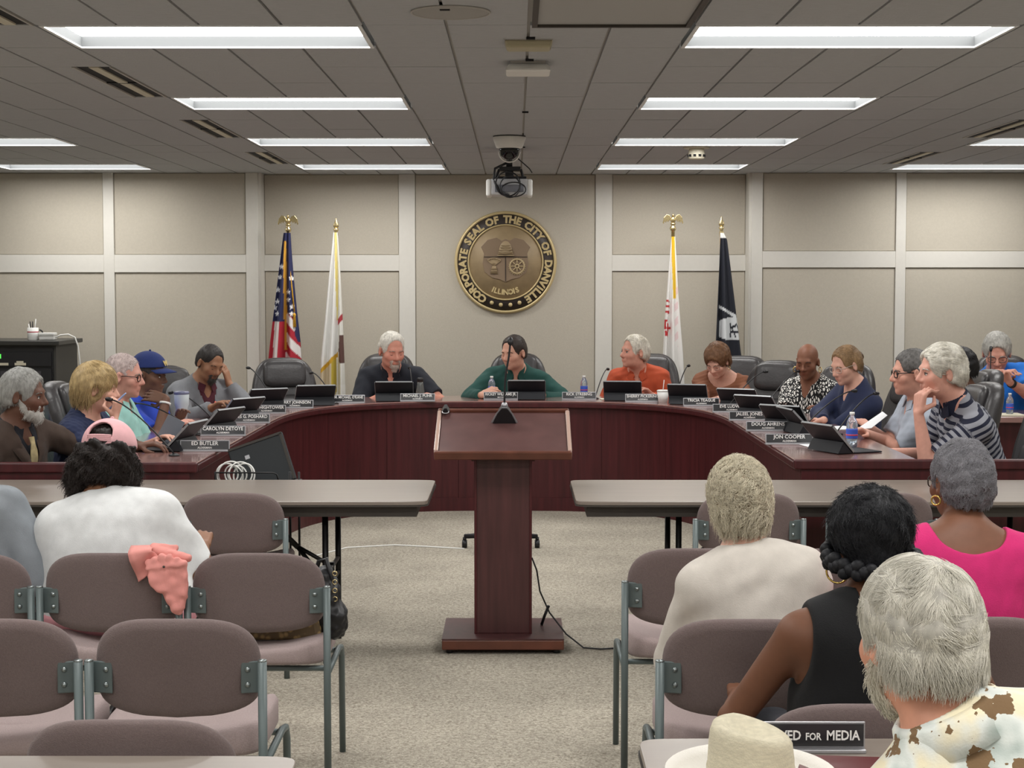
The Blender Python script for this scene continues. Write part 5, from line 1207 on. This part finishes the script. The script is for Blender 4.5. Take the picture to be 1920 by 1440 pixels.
def us(s, y, x, front):
    red, wht, blu = (168, 30, 48), (226, 220, 218), (34, 38, 78)
    mid = 536 + (y - 450) * .012
    if abs(x - mid) < 2.4 and 452 < y < 655: return (206, 150, 50)
    if x < mid:
        if y < 602 + (x - 520) * .05:
            for a, b in STARS:
                if a < mid and star(x - a, y - b, 4.6): return (236, 236, 240)
            return blu
        q = (x - (505 + (690 - y) * .06)) / (mid - 505 + .01); return (red, wht, red, red)[min(3, max(0, int(q * 3.6)))] if not (.2 < q < .46) else wht
    if y < 582 + (x - mid) * .9 or (y < 640 and x > 556 and y < 582 + (x - mid) * 2.6 and x > mid + 14):
        for a, b in STARS:
            if a > mid and star(x - a, y - b, 4.4): return (236, 236, 240)
        return blu
    return (wht, red)[int((y - (x - mid) * 1.15 - 582) // 19) % 2]
fl, fx_, fy_ = flag(540, 400, 'eagle', [(437, 533, 546), (470, 529, 548), (520, 523, 552), (580, 516, 558), (640, 509, 565), (700, 503, 569), (780, 500, 574)], us, 'flag with stars and red and white stripes below a brass eagle, left of the seal', 3)
a, b, c_ = W(541, 450, fy_ - .05), W(543, 500, fy_ - .07), W(552, 585, fy_ - .10)
MB().tube([Vector((p.x - fx_, p.y - fy_, p.z)) for p in (a, b, (b + c_) / 2, c_)], .006, 6).build('cord', M['gold'], fl); c2 = W(552, 600, fy_ - .105)
MB().lathe([(.004, .06), (.012, .05), (.014, .04), (.010, .03), (.016, -.06), (0, -.06)], 10, (c2.x - fx_, c2.y - fy_, c2.z)).build('tassel', M['gold'], fl)
def il(s, y, x, front):
    if x > 635 and y < 720:
        if 592 < y - (640 - x) * 1.2 < 604: return (170, 50, 60)
        if 628 < y < 680 and x > 636.5 + abs(y - 655) * .08: return (92, 62, 56)
        return (224, 222, 214)
    e = 690 - (x - 604) * 1.0
    if x > 628 + (y - 440) * .03 and x < 632 + (y - 440) * .03 and y < 600: return (222, 206, 130)
    if y > e + 9:
        return (190, 166, 60) if 624 < x < 632 else (206, 190, 160) if x < 628 else (232, 230, 224)
    if y > e: return (206, 160, 40)
    return (230, 229, 225)
flag(630, 408, 'spear', [(436, 626, 634), (460, 624, 636), (520, 618, 640), (600, 611, 644), (670, 604, 647), (730, 602, 649), (790, 601, 650)], il, 'white flag with gold fringe and a brass spear tip, left of the seal', 5)
def dv(s, y, x, front):
    if front and 1258 < x - (y - 445) * .02 < 1264 and y < 560: return (226, 184, 40)
    rd = (190, 40, 46)
    if front and x < 1258:
        for (x0, y0, x1, y1) in ((1248, 562, 1254, 566), (1246, 571, 1254, 576), (1246, 582, 1254, 587), (1244, 599, 1247, 617), (1244, 599, 1250, 603), (1249, 605, 1252, 620), (1244, 612, 1256, 616), (1245, 620, 1251, 630)):
            if x0 <= x <= x1 and y0 <= y - (x - 1248) * .2 <= y1: return rd
    if front and 1263 < x < 1270 and 530 < y < 650 and int((y + x) / 14) % 2: return (228, 206, 206)
    return (232, 230, 226)
flag(1262, 398, 'eagle', [(444, 1258, 1265), (480, 1255, 1267), (540, 1250, 1270), (600, 1245, 1274), (660, 1242, 1279), (720, 1240, 1282), (790, 1239, 1285)], dv, 'white flag with red letters below a brass eagle, right of the seal', 7)
def pw(s, y, x, front):
    W_, B_ = (206, 210, 212), (24, 27, 38)
    if y < 447: return (220, 220, 216)
    if front:
        t = (x - 1346) / 32
        if 0 <= t <= 1 and abs(y - (574 + t * 20)) < 2.6 + t: return W_
        u_, v_ = (x - 1370) / 23, (y - 616) / 22
        if abs(u_) < 1 and abs(v_) < 1 and u_ * u_ * .5 + v_ * v_ < .95 and x > 1347:
            if 1366 < x < 1389 and 606 < y < 632:
                p_, q_ = (x - 1366) / 22, (y - 606) / 26
                if p_ < .1 or abs(q_ - .62) < .08 or (p_ < .5 and abs(q_ - .35 + p_ * .4) < .09) or (abs((p_ * 2) % 1 - q_) < .1): return B_
            return W_
        if y > 668 and x > 1374: return W_
    return B_
flag(1353, 405, 'spear', [(437, 1349, 1356), (450, 1349, 1362), (500, 1347, 1368), (560, 1344, 1375), (620, 1341, 1382), (680, 1338, 1389), (740, 1336, 1392), (790, 1335, 1394)], pw, 'black flag with white emblem and brass spear tip, right of the seal', 9)

# ================================================================== NAME PLATES, TABLETS, MICROPHONES ON THE DESK
def plate(txt, sub, px, py, where):
    q = G(px, py, DZ); n = empty('name_plate', (q.x, q.y, DZ), 0, 'black name plate with white letters ' + where, 'name plate', 'name plates along the desk')
    MB().box((0, .012, .004), (.262, .045, .008)).build('holder', M['alu'], n, bevel=.002)
    rt_ = rotm(rx=-8)
    def tl(o): o.location = (0, 0, .009); o.rotation_euler = (R(-8), 0, 0)
    tl(MB().box((0, .004, .026), (.262, .008, .053)).build('frame', M['alu'], n, bevel=.001)); tl(MB().box((0, -.0015, .026), (.252, .004, .044)).build('face', M['plate'], n))
    for t_, sz, z, nm in ((txt, .0285, .0345, 'name_lettering'), (sub, .0145, .0115, 'title_lettering')):
        me = text_mesh(t_, sz, sz * .014, .0002); xs = [v.co.x for v in me.vertices]; wd = max(xs) - min(xs); k = min(1, .236 / wd)
        o = link(nm, me, M['letters'], n); o.matrix_local = Matrix.Translation((0, 0, .009)) @ Matrix.Rotation(R(-8), 4, 'X') @ Matrix.Translation((0, -.0042, z)) @ Matrix.Rotation(R(90), 4, 'X') @ Matrix.Diagonal((k, 1, 1, 1))
for a in (('ED BUTLER', 'ALDERMAN', 384, 847, 'nearest the left end of the desk'), ('CAROLYN DETOYE', 'ALDERMAN', 418, 818, 'second along the left side of the desk'), ("JAMES G. POSHARD", 'ALDERMAN', 467, 794, 'third along the left side of the desk'), ('TOM HIGHTOWER', 'ALDERMAN', 500, 776, 'fourth along the left side of the desk'),
          ('BARRY JOHNSON', 'ALDERMAN', 553, 766, 'in front of the empty chair by the striped flag'), ("WM. MICHAEL O'KANE", 'ALDERMAN', 651, 756, 'below the white gold-fringed flag'), ('MICHAEL J. PUHR', 'ALDERMAN', 783, 753, 'in front of the black polo shirt'), ('RICKEY WILLIAMS JR.', 'MAYOR', 939, 750, 'in front of the green shirt'),
          ('RICK STREBING', 'ALDERMAN', 1086, 750, 'between the green and the orange shirt'), ('SHERRY PICKERING', 'ALDERMAN', 1205, 754, 'in front of the orange shirt'), ('TRICIA TEAGUE', 'ALDERMAN', 1315, 762, 'in front of the rust-coloured top'), ('EVE LUDWIG', 'ALDERMAN', 1372, 774, 'below the empty chair by the black flag'),
          ('JALEEL JONES', 'ALDERMAN', 1405, 789, 'third from the right end of the desk'), ('DOUG AHRENS', 'ALDERMAN', 1440, 809, 'second from the right end of the desk'), ('JON COOPER', 'ALDERMAN', 1480, 834, 'nearest the right end of the desk')): plate(*a)

def make_tablet():
    t = empty('tablet')
    g = MB().box((0, 0, .1), (.285, .010, .2)).build('case', M['tablet'], t, bevel=.004); MB().box((0, .0062, .1), (.27, .002, .185)).build('screen', M['glass'], t)
    MB().box((0, 0, .2013), (.275, .011, .0025)).box((-.1438, 0, .1), (.0025, .011, .19)).box((.1438, 0, .1), (.0025, .011, .19)).build('rim', M['tablet_edge'], t)
    for o in t.children: o.rotation_euler = (R(44), 0, 0); o.location = (0, 0, .006)
    MB().add([(-.14, -.012, .004), (.14, -.012, .004), (.14, -.10, .004), (-.14, -.10, .004), (-.14, -.068, .062), (.14, -.068, .062)], [(0, 1, 5, 4), (3, 4, 5, 2), (0, 4, 3), (1, 2, 5), (0, 3, 2, 1)]).build('stand_flap', M['tablet'], t)
    MB().box((0, .09, .004), (.285, .17, .007)).build('keyboard', M['tablet'], t, bevel=.002)
    return t
tb0 = make_tablet(); tbf = [True]
def tablet(px, py, user, where):
    t = tb0 if tbf[0] else copy_tree(tb0); tbf[0] = False; q = G(px, py, DZ + .001); t.location = q; t.rotation_euler = (0, 0, R(user)); tag(t, 'black tablet in a folding case ' + where, 'tablet', 'tablets on the desk')
for a in ((326, 842, 80, 'nearest the left end of the desk'), (398, 812, 66, 'behind the second name plate from the left end'), (440, 788, 52, 'behind the third name plate from the left end'), (490, 767, 34, 'behind the fourth name plate from the left end'), (588, 759, 16, 'in front of the empty chair by the striped flag'), (740, 751, 2, 'in front of the black polo shirt'),
          (988, 748, -2, 'in front of the green shirt'), (1168, 750, -6, 'in front of the orange shirt'), (1292, 757, -14, 'in front of the rust-coloured top'), (1392, 767, -28, 'in front of the empty chair by the black flag'), (1430, 782, -38, 'in front of the leaf-print top'), (1483, 804, -40, 'in front of the navy sweater'), (1512, 812, -80, 'edge-on near the right end'), (1572, 846, -66, 'in front of the striped shirt')): tablet(*a)
def desk_mic(bx, by, hx, hy, dY, where, z=None):
    b = G(bx, by, DZ if z is None else z); hp = W(hx, hy, b.y + dY) - b
    m = empty('gooseneck_microphone', b, 0, 'thin black gooseneck microphone ' + where, 'microphone', 'gooseneck microphones on the desk')
    MB().lathe([(0, 0), (.028, 0), (.028, .006), (.012, .014), (0, .014)], 16).build('base', M['black'], m)
    p1 = hp * .45 + Vector((0, 0, .06)); p2 = hp * .82 + Vector((0, 0, .045)); pts = []
    for k in range(13):
        t = k / 12; a = Vector((0, 0, .01)); pts.append(a * (1 - t) ** 3 + p1 * 3 * t * (1 - t) ** 2 + p2 * 3 * t * t * (1 - t) + hp * t ** 3)
    MB().tube(pts, .0042, 6).build('gooseneck', M['black'], m); d = (hp - p2).normalized()
    MB().tube([hp - d * .012, hp, hp + d * .022, hp + d * .03], [.007, .011, .011, .004], 10).build('capsule', M['black'], m)
for a in ((327, 855, 207, 749, .1, 'pointing at the brown suit'), (372, 816, 252, 757, .15, 'pointing at the navy jacket'), (400, 790, 322, 736, .2, 'pointing at the mint green shirt'), (434, 772, 361, 717, .2, 'pointing at the grey jacket'), (516, 762, 467, 690, .15, 'left of the empty chair by the striped flag'), (628, 757, 585, 699, .2, 'right of the empty chair by the striped flag'),
          (775, 750, 768, 690, .25, 'in front of the black polo shirt'), (1116, 748, 1139, 692, .25, 'left of the orange shirt'), (1266, 752, 1290, 686, .2, 'between the orange shirt and the rust-coloured top'), (1362, 770, 1434, 697, .2, 'in front of the empty chair by the black flag'), (1425, 780, 1497, 696, .3, 'at the chin of the shaved head'), (1500, 812, 1600, 733, .2, 'in front of the navy sweater'), (1562, 824, 1641, 738, .15, 'in front of the pale grey shirt')): desk_mic(*a)
desk_mic(1855, 785, 1858, 656, .1, 'in front of the bright blue polo shirt', .77)

def bottle(px, py, hgt, where, z=DZ):
    q = G(px, py, z); b = empty('water_bottle', q, 0, 'clear plastic water bottle ' + where, 'bottle', 'water bottles'); k = hgt / .2
    MB().lathe([(0, .001), (.028, .001), (.032, .008), (.031, .03), (.033, .06), (.031, .10), (.033, .125), (.028, .15), (.016, .172), (.0125, .18), (.0125, .184)], 18).build('body', M['pet'], b)
    MB().lathe([(.0335, .05), (.0337, .055), (.0337, .1), (.0335, .105)], 18).build('label', M['blue_label'], b); MB().lathe([(.034, .066), (.0342, .07), (.034, .074)], 18).build('label_stripe', M['red_label'], b)
    MB().lathe([(.0145, .184), (.0145, .2), (0, .2)], 14).build('cap', M['white'], b); MB().lathe([(0, .002), (.029, .002), (.03, .05), (.0305, .095), (0, .095)], 16).build('water', mat('water', (214, 228, 240), .05, trans=.9), b)
    b.scale = (k, k, k)
bottle(922, 746, .17, 'in front of the green shirt'); bottle(1095, 745, .17, 'beside the orange shirt'); bottle(1597, 838, .19, 'among the papers on the right side of the desk'); bottle(1893, 778, .16, 'on the side desk at the right edge', .77)
q = G(788, 747, DZ); b = empty('travel_cup', q, 0, 'clear travel cup with a dark lid in front of the black polo shirt', 'cup')
MB().lathe([(0, 0), (.032, 0), (.034, .05), (.024, .11), (.022, .13)], 18).build('body', mat('smoky_plastic', (140, 146, 144), .1, trans=.6), b); MB().lathe([(.024, .13), (.025, .155), (.02, .16), (0, .16)], 18).build('lid', M['black'], b)
q = G(341, 791, DZ); b = empty('insulated_tumbler', q, 0, 'tall white insulated tumbler with a clear lid by the blue shirt', 'tumbler')
MB().lathe([(0, 0), (.034, 0), (.038, .09), (.046, .11), (.048, .175), (.046, .178)], 24).build('body', mat('tumbler_white', (206, 216, 220), .3), b); MB().lathe([(.047, .178), (.05, .182), (.049, .196), (.02, .199), (0, .199)], 24).build('lid', mat('lid_smoke', (120, 124, 150), .2), b)
q = G(1243, 755, DZ); b = empty('paper_cup', q, 0, 'white cup with a straw in front of the orange shirt', 'cup')
MB().lathe([(0, 0), (.034, 0), (.045, .085)], 20).build('body', M['white'], b); MB().lathe([(.047, .085), (.047, .092), (.04, .096), (0, .096)], 20).build('lid', M['white'], b); MB().tube([(0, 0, .09), (.008, 0, .17)], .0032, 6).build('straw', mat('straw', (230, 222, 220), .4), b)
# papers
def sheet(name, pts, label, th=.002, m=None):
    a = [Vector(p) for p in pts]; n = (a[1] - a[0]).cross(a[2] - a[0]).normalized() * th; mb = MB(); k = len(a)
    mb.add(a + [p + n for p in a], [tuple(reversed(range(k))), tuple(range(k, 2 * k))] + [(i, (i + 1) % k, k + (i + 1) % k, k + i) for i in range(k)])
    return tag(mb.build(name, m or M['paper']), label, 'paper')
def flat_sheet(name, px, py, w_, d_, rz, label, m=None, th=.002):
    q = G(px, py, DZ + .002); o = MB().box((0, 0, th / 2), (w_, d_, th)).build(name, m or M['paper']); o.location = q; o.rotation_euler = (0, 0, R(rz)); tag(o, label, 'paper'); return o
sheet('paper_sheet', [W(1605, 806, 9.5), W(1634, 803, 9.35), W(1664, 779, 9.42), W(1655, 772, 9.55)], 'white sheet of paper held up by the person with black glasses')
flat_sheet('paper_sheet', 1560, 803, .3, .22, 20, 'white sheet lying in front of the navy sweater'); flat_sheet('paper_sheet', 1545, 835, .24, .3, 10, 'white sheet under the bottle on the right side of the desk')
flat_sheet('folder', 1520, 822, .22, .25, -20, 'dark folder beside the papers on the right side of the desk', mat('folder_dark', (58, 62, 66), .6), .01)
flat_sheet('paper_sheet', 345, 801, .25, .2, 10, 'white sheet beside the tall tumbler'); flat_sheet('paper_sheet', 1150, 748, .2, .12, 5, 'cream paper beside the plate left of the orange shirt', mat('cream_paper', (222, 220, 196), .8))
o = MB().box((0, 0, .004), (.3, .2, .008)).build('notebook', mat('notepad', (226, 222, 200), .8)); o.location = (3.55, 11.86, .771); tag(o, 'pale notepad on the side desk at the right edge', 'notebook')
p0, p1 = W(200, 772, 8.66), W(236, 737, 8.62); tag(MB().tube([p0, p0.lerp(p1, .1), p1.lerp(p0, .15), p1], [.001, .005, .005, .003], 8).build('pen', mat('pen_blue', (150, 176, 224), .3)), 'pale blue pen in the raised hand of the navy jacket', 'pen')
p0, p1 = W(398, 772, 10.75), W(404, 753, 10.72); tag(MB().tube([p0, p1], [.006, .005], 8).build('marker', mat('marker_red', (214, 84, 62), .4)), 'orange marker pen in front of the grey jacket', 'pen')
q = G(318, 838, DZ); o = empty('document_stand', (q.x, q.y, DZ), R(10), 'thin grey picture frame leaning in front of the first tablet', 'frame')
MB().box((0, 0, .08), (.10, .006, .17), rotm(ry=28)).build('panel', mat('frame_grey', (118, 124, 134), .4), o); MB().box((0, .0, .004), (.12, .08, .008)).build('foot', M['white'], o)

# ================================================================== RACK AND AV CART
rk = empty('equipment_rack', (-3.98, 13.25, 0), 0, 'black equipment rack with audio gear against the back wall on the left', 'rack')
MB().span((-.34, -.3, 0), (.32, .33, 1.24)).build('cabinet', mat('rack_side', (58, 57, 54), .6), rk); MB().span((-.36, -.36, 1.2405), (.36, .36, 1.275)).build('top', mat('rack_top', (48, 48, 46), .4), rk, bevel=.006)
MB().span((-.32, -.315, .05), (.30, -.301, 1.22)).build('front_frame', M['black'], rk)
gear = mat('gear_face', (24, 25, 30), .4); led = mat('led_green', (60, 200, 60), .4, emit=((.1, .8, .1, 1), 1.2)); cr_ = mat('gear_cream', (206, 200, 180), .6)
for k, z in enumerate((1.13, 1.0, .86, .70, .52, .34)):
    u_ = MB().span((-.31, -.335, z - .055), (.29, -.316, z + .055)).build('rack_unit', gear, rk)
    if k == 0:
        for x in (-.24, -.12): MB().span((x, -.338, z + .005), (x + .012, -.3355, z + .04)).build('led', led, u_)
        MB().span((-.30, -.339, z - .05), (-.05, -.3355, z - .03)).build('label_strip', cr_, u_); MB().span((.0, -.339, z - .05), (.09, -.3355, z - .03)).span((.015, -.339, z - .03), (.07, -.3355, z - .015)).build('sticker', cr_, u_)
    elif k == 1:
        for x in range(6): MB().span((-.29 + x * .088, -.34, z - .03), (-.23 + x * .088, -.3355, z + .035)).build('socket', mat('socket_grey', (62, 60, 66), .5), u_)
    elif k == 2:
        for x in range(4): MB().span((-.29 + x * .11, -.339, z + .03), (-.2 + x * .11, -.3355, z + .045)).build('label_strip', cr_, u_)
    else: MB().span((-.05, -.339, z - .02), (.05, -.3355, z + .02)).build('display', M['glass'], u_)
q = Vector((W(62, 635, 13.1).x, 13.1, 1.2755)); mg = empty('mug', q, 0, 'white mug holding pens on top of the rack', 'mug')
MB().lathe([(0, 0), (.042, 0), (.044, .004), (.044, .1), (.04, .1), (.039, .01), (0, .01)], 24).build('body', M['white'], mg); MB().torus((.052, 0, .055), .026, .006, 16, 6, rotm(rx=90), -90, 90).build('handle', M['black'], mg)
MB().lathe([(.0445, .062), (.0447, .066), (.0445, .07)], 24).build('stripe', M['red_label'], mg)
for k, (dx, dy, m_) in enumerate(((-.025, 0, M['white']), (-.004, .01, M['black']), (.02, -.008, M['white']), (.012, .012, M['tablet']), (-.012, -.012, M['black']))):
    tag(MB().tube([(q.x + dx * .5, q.y + dy * .5, q.z + .014), (q.x + dx * 1.4, q.y + dy * 1.4, q.z + .13 + .02 * (k % 3))], .0045, 8).build('pen', m_), f'{["white", "dark", "pale", "grey-blue", "thin black"][k]} pen standing in the mug on the rack', 'pen', 'pens in the mug')
q = Vector((W(90, 635, 13.1).x, 13.1, 1.2755)); ad = empty('power_adapter', q, 0, 'white adapter box with a white cord on top of the rack', 'adapter')
MB().box((0, 0, .017), (.12, .09, .03)).build('base', M['white'], ad, bevel=.006); MB().box((-.003, 0, .047), (.13, .1, .024)).build('lid', M['white'], ad, bevel=.006)
MB().tube([(.06, 0, .02), (.1, .0, .04), (.15, .05, .045), (.2, .06, .02), (.225, .06, -.05), (.24, .06, -.2), (.235, .06, -.4), (.22, .06, -.6)], .006, 6).build('cord', M['white'], ad)
ct = empty('av_cart', (-1.32, 8.32, 0), 0, 'low black wire cart behind the left folding table', 'cart')
for x in (-.19, .185):
    for y in (-.17, .17): MB().tube([(x, y, .03), (x, y, .78 if y < 0 else .74)], .006, 8).build('post', M['blackm'], ct)
MB().span((-.2, -.19, .69), (.2, .19, .70)).build('shelf', M['blackm'], ct); MB().span((-.2, -.19, .2), (.2, .19, .21)).build('shelf', M['blackm'], ct)
MB().tube([(-.19, -.17, .775), (.1, -.17, .775), (.12, -.17, .765), (.135, -.17, .70)], .004, 6).build('rail', M['blackm'], ct); MB().span((.13, -.18, .32), (.19, -.16, .345)).build('brace', M['blackm'], ct)
for x in (-.19, .185):
    for y in (-.17, .17): MB().lathe([(.02, -.01), (.02, .01)], 12, (x, y, .02), rotm(ry=90)).build('caster', M['black'], ct)
mo = empty('monitor', (-1.31, 8.38, .701), 0, 'black flat monitor tilted on the cart behind the left folding table', 'monitor')
rr = rotm(ry=-19, rx=-12)
MB().box((0, 0, .09), (.30, .02, .26), rr).build('casing', mat('monitor_black', (30, 36, 40), .5), mo, bevel=.006); fr_ = MB()
for c_, s_ in (((0, -.013, .125), (.29, .008, .012)), ((.139, -.013, 0), (.012, .008, .25))): fr_.box(Vector((0, 0, .09)) + rr @ Vector(c_), s_, rr)
fr_.build('bezel', M['tedge'], mo); MB().box(Vector((0, 0, .09)) + rr @ Vector((-.06, -.0115, .06)), (.024, .003, .02), rr).build('sticker', M['alu'], mo); MB().span((-.1, -.05, 0), (.1, .08, .008)).build('foot', M['black'], mo)
cb = empty('cable_coil', (-1.43, 8.2, .701), 0, 'coiled white cable on the cart', 'cable')
for k in range(6):
    a = random.uniform(-.4, .4); c0 = Vector((-.03 + .018 * k, -.005 * k, .06 + .006 * math.sin(k * 2)))
    MB().torus(c0, .055 + .008 * math.sin(k * 1.7), .0042, 24, 6, rotm(rx=90 + 12 * math.sin(k), rz=25 * math.sin(k * 2.1))).build('loop', M['white'], cb)

# ================================================================== THINGS IN THE AUDIENCE
hb = empty('handbag', (-.84, 5.66, .487), 0, 'brown patterned handbag with black trim on the seat beside the aisle', 'handbag')
bagm = mat('bag_brown', (88, 72, 50), .6); nt_ = bagm.node_tree; v = nt_.nodes.new('ShaderNodeTexVoronoi'); v.inputs['Scale'].default_value = 45; tcn = nt_.nodes.new('ShaderNodeTexCoord'); nt_.links.new(tcn.outputs['Object'], v.inputs['Vector'])
crn = nt_.nodes.new('ShaderNodeValToRGB'); crn.color_ramp.elements[0].position = .25; crn.color_ramp.elements[0].color = srgb(170, 142, 96); crn.color_ramp.elements[1].position = .5; crn.color_ramp.elements[1].color = srgb(104, 86, 60); nt_.links.new(v.outputs['Distance'], crn.inputs[0]); nt_.links.new(crn.outputs[0], nt_.nodes['Principled BSDF'].inputs['Base Color'])
MB().box((-.01, 0, .085), (.36, .17, .17), taper=.86).build('body', bagm, hb, bevel=.02, seg=3); MB().box((-.01, 0, .174), (.3, .12, .012)).build('zip_top', M['black'], hb, bevel=.004)
V, Q = sdf_mesh([('+', ('c', (.165, .0, .2), (.2, -.02, .05), .045, .055), .02), ('+', ('c', (.19, -.02, .06), (.16, .03, -.0 + .03), .05, .03), .02)], .008, 1); V = wrinkle(V, Q, .008, 4, 2.5); link('side_pouch', np_mesh('pouch', V, Q), M['black'], hb)
MB().tube([(.12, -.02, .17), (.155, -.03, .27), (.18, -.03, .28), (.2, -.02, .2), (.205, -.02, .1)], .008, 8).build('handle', M['black'], hb)
for z in (.14, .17, .2, .23): MB().torus((.212, -.05, z), .008, .002, 12, 5, rotm(rx=90, ry=40)).build('chain_link', M['brass'], hb)
# salmon shirt over the chair back
sal = cloth((228, 152, 144), 'cloth_salmon', .06); sh_ = empty('draped_shirt', (-1.372, YBr, 0), 0, 'salmon pink shirt draped over the chair back behind the white T-shirt', 'shirt')
def drape(pts, name):                                # sheet hanging behind the backrest, given as (x, z, y) columns
    mb = MB(); n = 22; vs = []; 
    for (xa, za, xb, zb, fold) in pts:
        for i in range(n):
            t = i / (n - 1); x = xa + (xb - xa) * t; z = za + (zb - za) * t; zz = min(z, .83)
            y = .9 * x * x - (zz - .675) * .16 - .026 - .012 * math.sin(fold + t * 5) * min(1, t * 3) - .008
            if t < .12: y += (.12 - t) / .12 * .06
            vs.append((x, y, z))
    m_ = len(pts); fs = [(a * n + i, a * n + n + i, a * n + n + i + 1, a * n + i + 1) for a in range(m_ - 1) for i in range(n - 1)]
    mb.add(vs, fs, True); o = mb.build(name, sal, sh_); md = o.modifiers.new('solid', 'SOLIDIFY'); md.thickness = .004; return o
drape([(.075, .838, .105, .722, 0), (.09, .838, .125, .735, .4), (.11, .838, .155, .76, .9), (.135, .838, .17, .79, 1.5), (.15, .836, .178, .805, 2)], 'collar')
by = lambda x, z: min(.9 * x * x, .016) - (min(z, .83) - .675) * .16
ops = [('+', ('e', (.2, by(.2, .75) - .04, .745), (.06, .016, .06), [list(q) for q in rotm(rx=-9, rz=22)]), .01)]
for x0, z0, x1, z1, r_ in ((.145, .79, .2, .70, .013), (.165, .80, .215, .66, .012), (.19, .812, .228, .632, .013), (.215, .81, .24, .625, .012), (.24, .80, .25, .64, .013), (.262, .79, .262, .68, .012), (.15, .745, .215, .69, .010)):
    ops.append(('+', ('c', (x0, by(x0, z0) - .04, z0), (x1, by(x1, z1) - .052, z1), r_, r_ * 1.2), .007))
ops += [('+', ('c', (.145, by(.145, .77) - .05, .772), (.262, by(.262, .79) - .05, .79), .012, .010), .004), ('+', ('c', (.15, -.0, .825), (.27, .0, .80), .016, .014), .015), ('+', ('c', (.15, .02, .836), (.22, .03, .83), .012, .012), .02)]
V, Q = sdf_mesh(ops, .005, 1); V = wrinkle(V, Q, .0025, 6, 3.0); link('bunched_front', np_mesh('bunch', V, Q), sal, sh_)
for x, z in ((.2, .781),): MB().lathe([(.0045, 0), (.004, .002), (0, .002)], 10, (x, by(x, z) - .0625, z), rotm(rx=90)).build('button', M['tedge'], sh_)
# hat, sign and folder on the right-hand table
q = W(1408, 1400, 3.06); ht = empty('straw_hat', (q.x, 3.06, TZ + .001), 0, 'cream straw hat with a creased crown on the lower right table', 'hat')
hm_ = mat('straw_cream', (206, 198, 174), .85, noise=(60, .1, (1, 1, 4)), bump=(300, .3)); hw_ = mat('straw_pale', (230, 226, 218), .8, bump=(300, .2))
n = 40; vs = []; prof = [(1.0, 0.012), (1.0, .03), (.985, .06), (.965, .09), (.94, .108), (.88, .122), (.7, .124), (.4, .114), (.12, .108)]
for k_, (rr_, z) in enumerate(prof):
    for i in range(n):
        a = 2 * math.pi * i / n; x, y = .083 * rr_ * math.cos(a), .10 * rr_ * math.sin(a)
        zz = z - (.022 * max(0, (x + .02) / .08) if k_ > 2 else 0) * (1 if k_ > 4 else .7) - (.006 * math.exp(-((x + .005) / .03) ** 2) if k_ > 5 else 0)
        vs.append((x, y, zz))
MB().add(vs, [(k * n + i, k * n + (i + 1) % n, k * n + n + (i + 1) % n, k * n + n + i) for k in range(len(prof) - 1) for i in range(n)] + [tuple((len(prof) - 1) * n + i for i in range(n))], True).build('crown', hm_, ht)
MB().lathe([(.076, .012), (.12, .008), (.15, .018), (.162, .034), (.164, .032), (.152, .014), (.12, .003), (.076, .006)], 48, sy=1.14).build('brim', hw_, ht); MB().lathe([(.0845, .012), (.085, .015), (.0845, .04), (.084, .043)], 40, sy=1.2).build('band', hm_, ht)
q = W(1508, 1405, 3.3); sg = empty('table_sign', (q.x, 3.3, TZ), 0, 'black table sign with white letters reserving the table for media', 'sign')
MB().box((0, .01, .004), (.25, .05, .008)).build('holder', M['alu'], sg, bevel=.002); MB().box((0, .004, .035), (.25, .006, .054)).build('frame', M['alu'], sg, bevel=.001); MB().box((0, -.0005, .035), (.243, .004, .047)).build('face', M['plate'], sg)
x = -.113
for t_, sz in (('RESERVED', .0285), ('FOR', .021), ('MEDIA', .0285)):
    me = text_mesh(t_, sz, sz * .022, .0003, 'LEFT'); xs = [v.co.x for v in me.vertices]; wd = max(xs) - min(xs); o = link('lettering', me, M['letters'], sg); k = .82
    o.matrix_local = Matrix.Translation((x, -.0033, .034 - (0 if sz > .025 else .0022))) @ Matrix.Rotation(R(90), 4, 'X') @ Matrix.Diagonal((k, 1, 1, 1)); x += wd * k + .0105
q = W(1585, 1425, 3.1); o = MB().box((0, 0, .008), (.17, .2, .016)).build('folder', mat('folder_red', (92, 34, 36), .4)); o.modifiers.new('bevel', 'BEVEL').width = .003; o.location = (q.x, 3.12, TZ); o.rotation_euler = (0, 0, R(-6)); tag(o, 'dark red folder on the lower right table beside the sign', 'folder')
q = W(1500, 1430, 3.12); o = MB().box((0, 0, .001), (.1, .16, .002)).build('paper_sheet', M['paper']); o.location = (q.x, 3.14, TZ); o.rotation_euler = (0, 0, R(20)); tag(o, 'white paper between the straw hat and the dark red folder', 'paper')
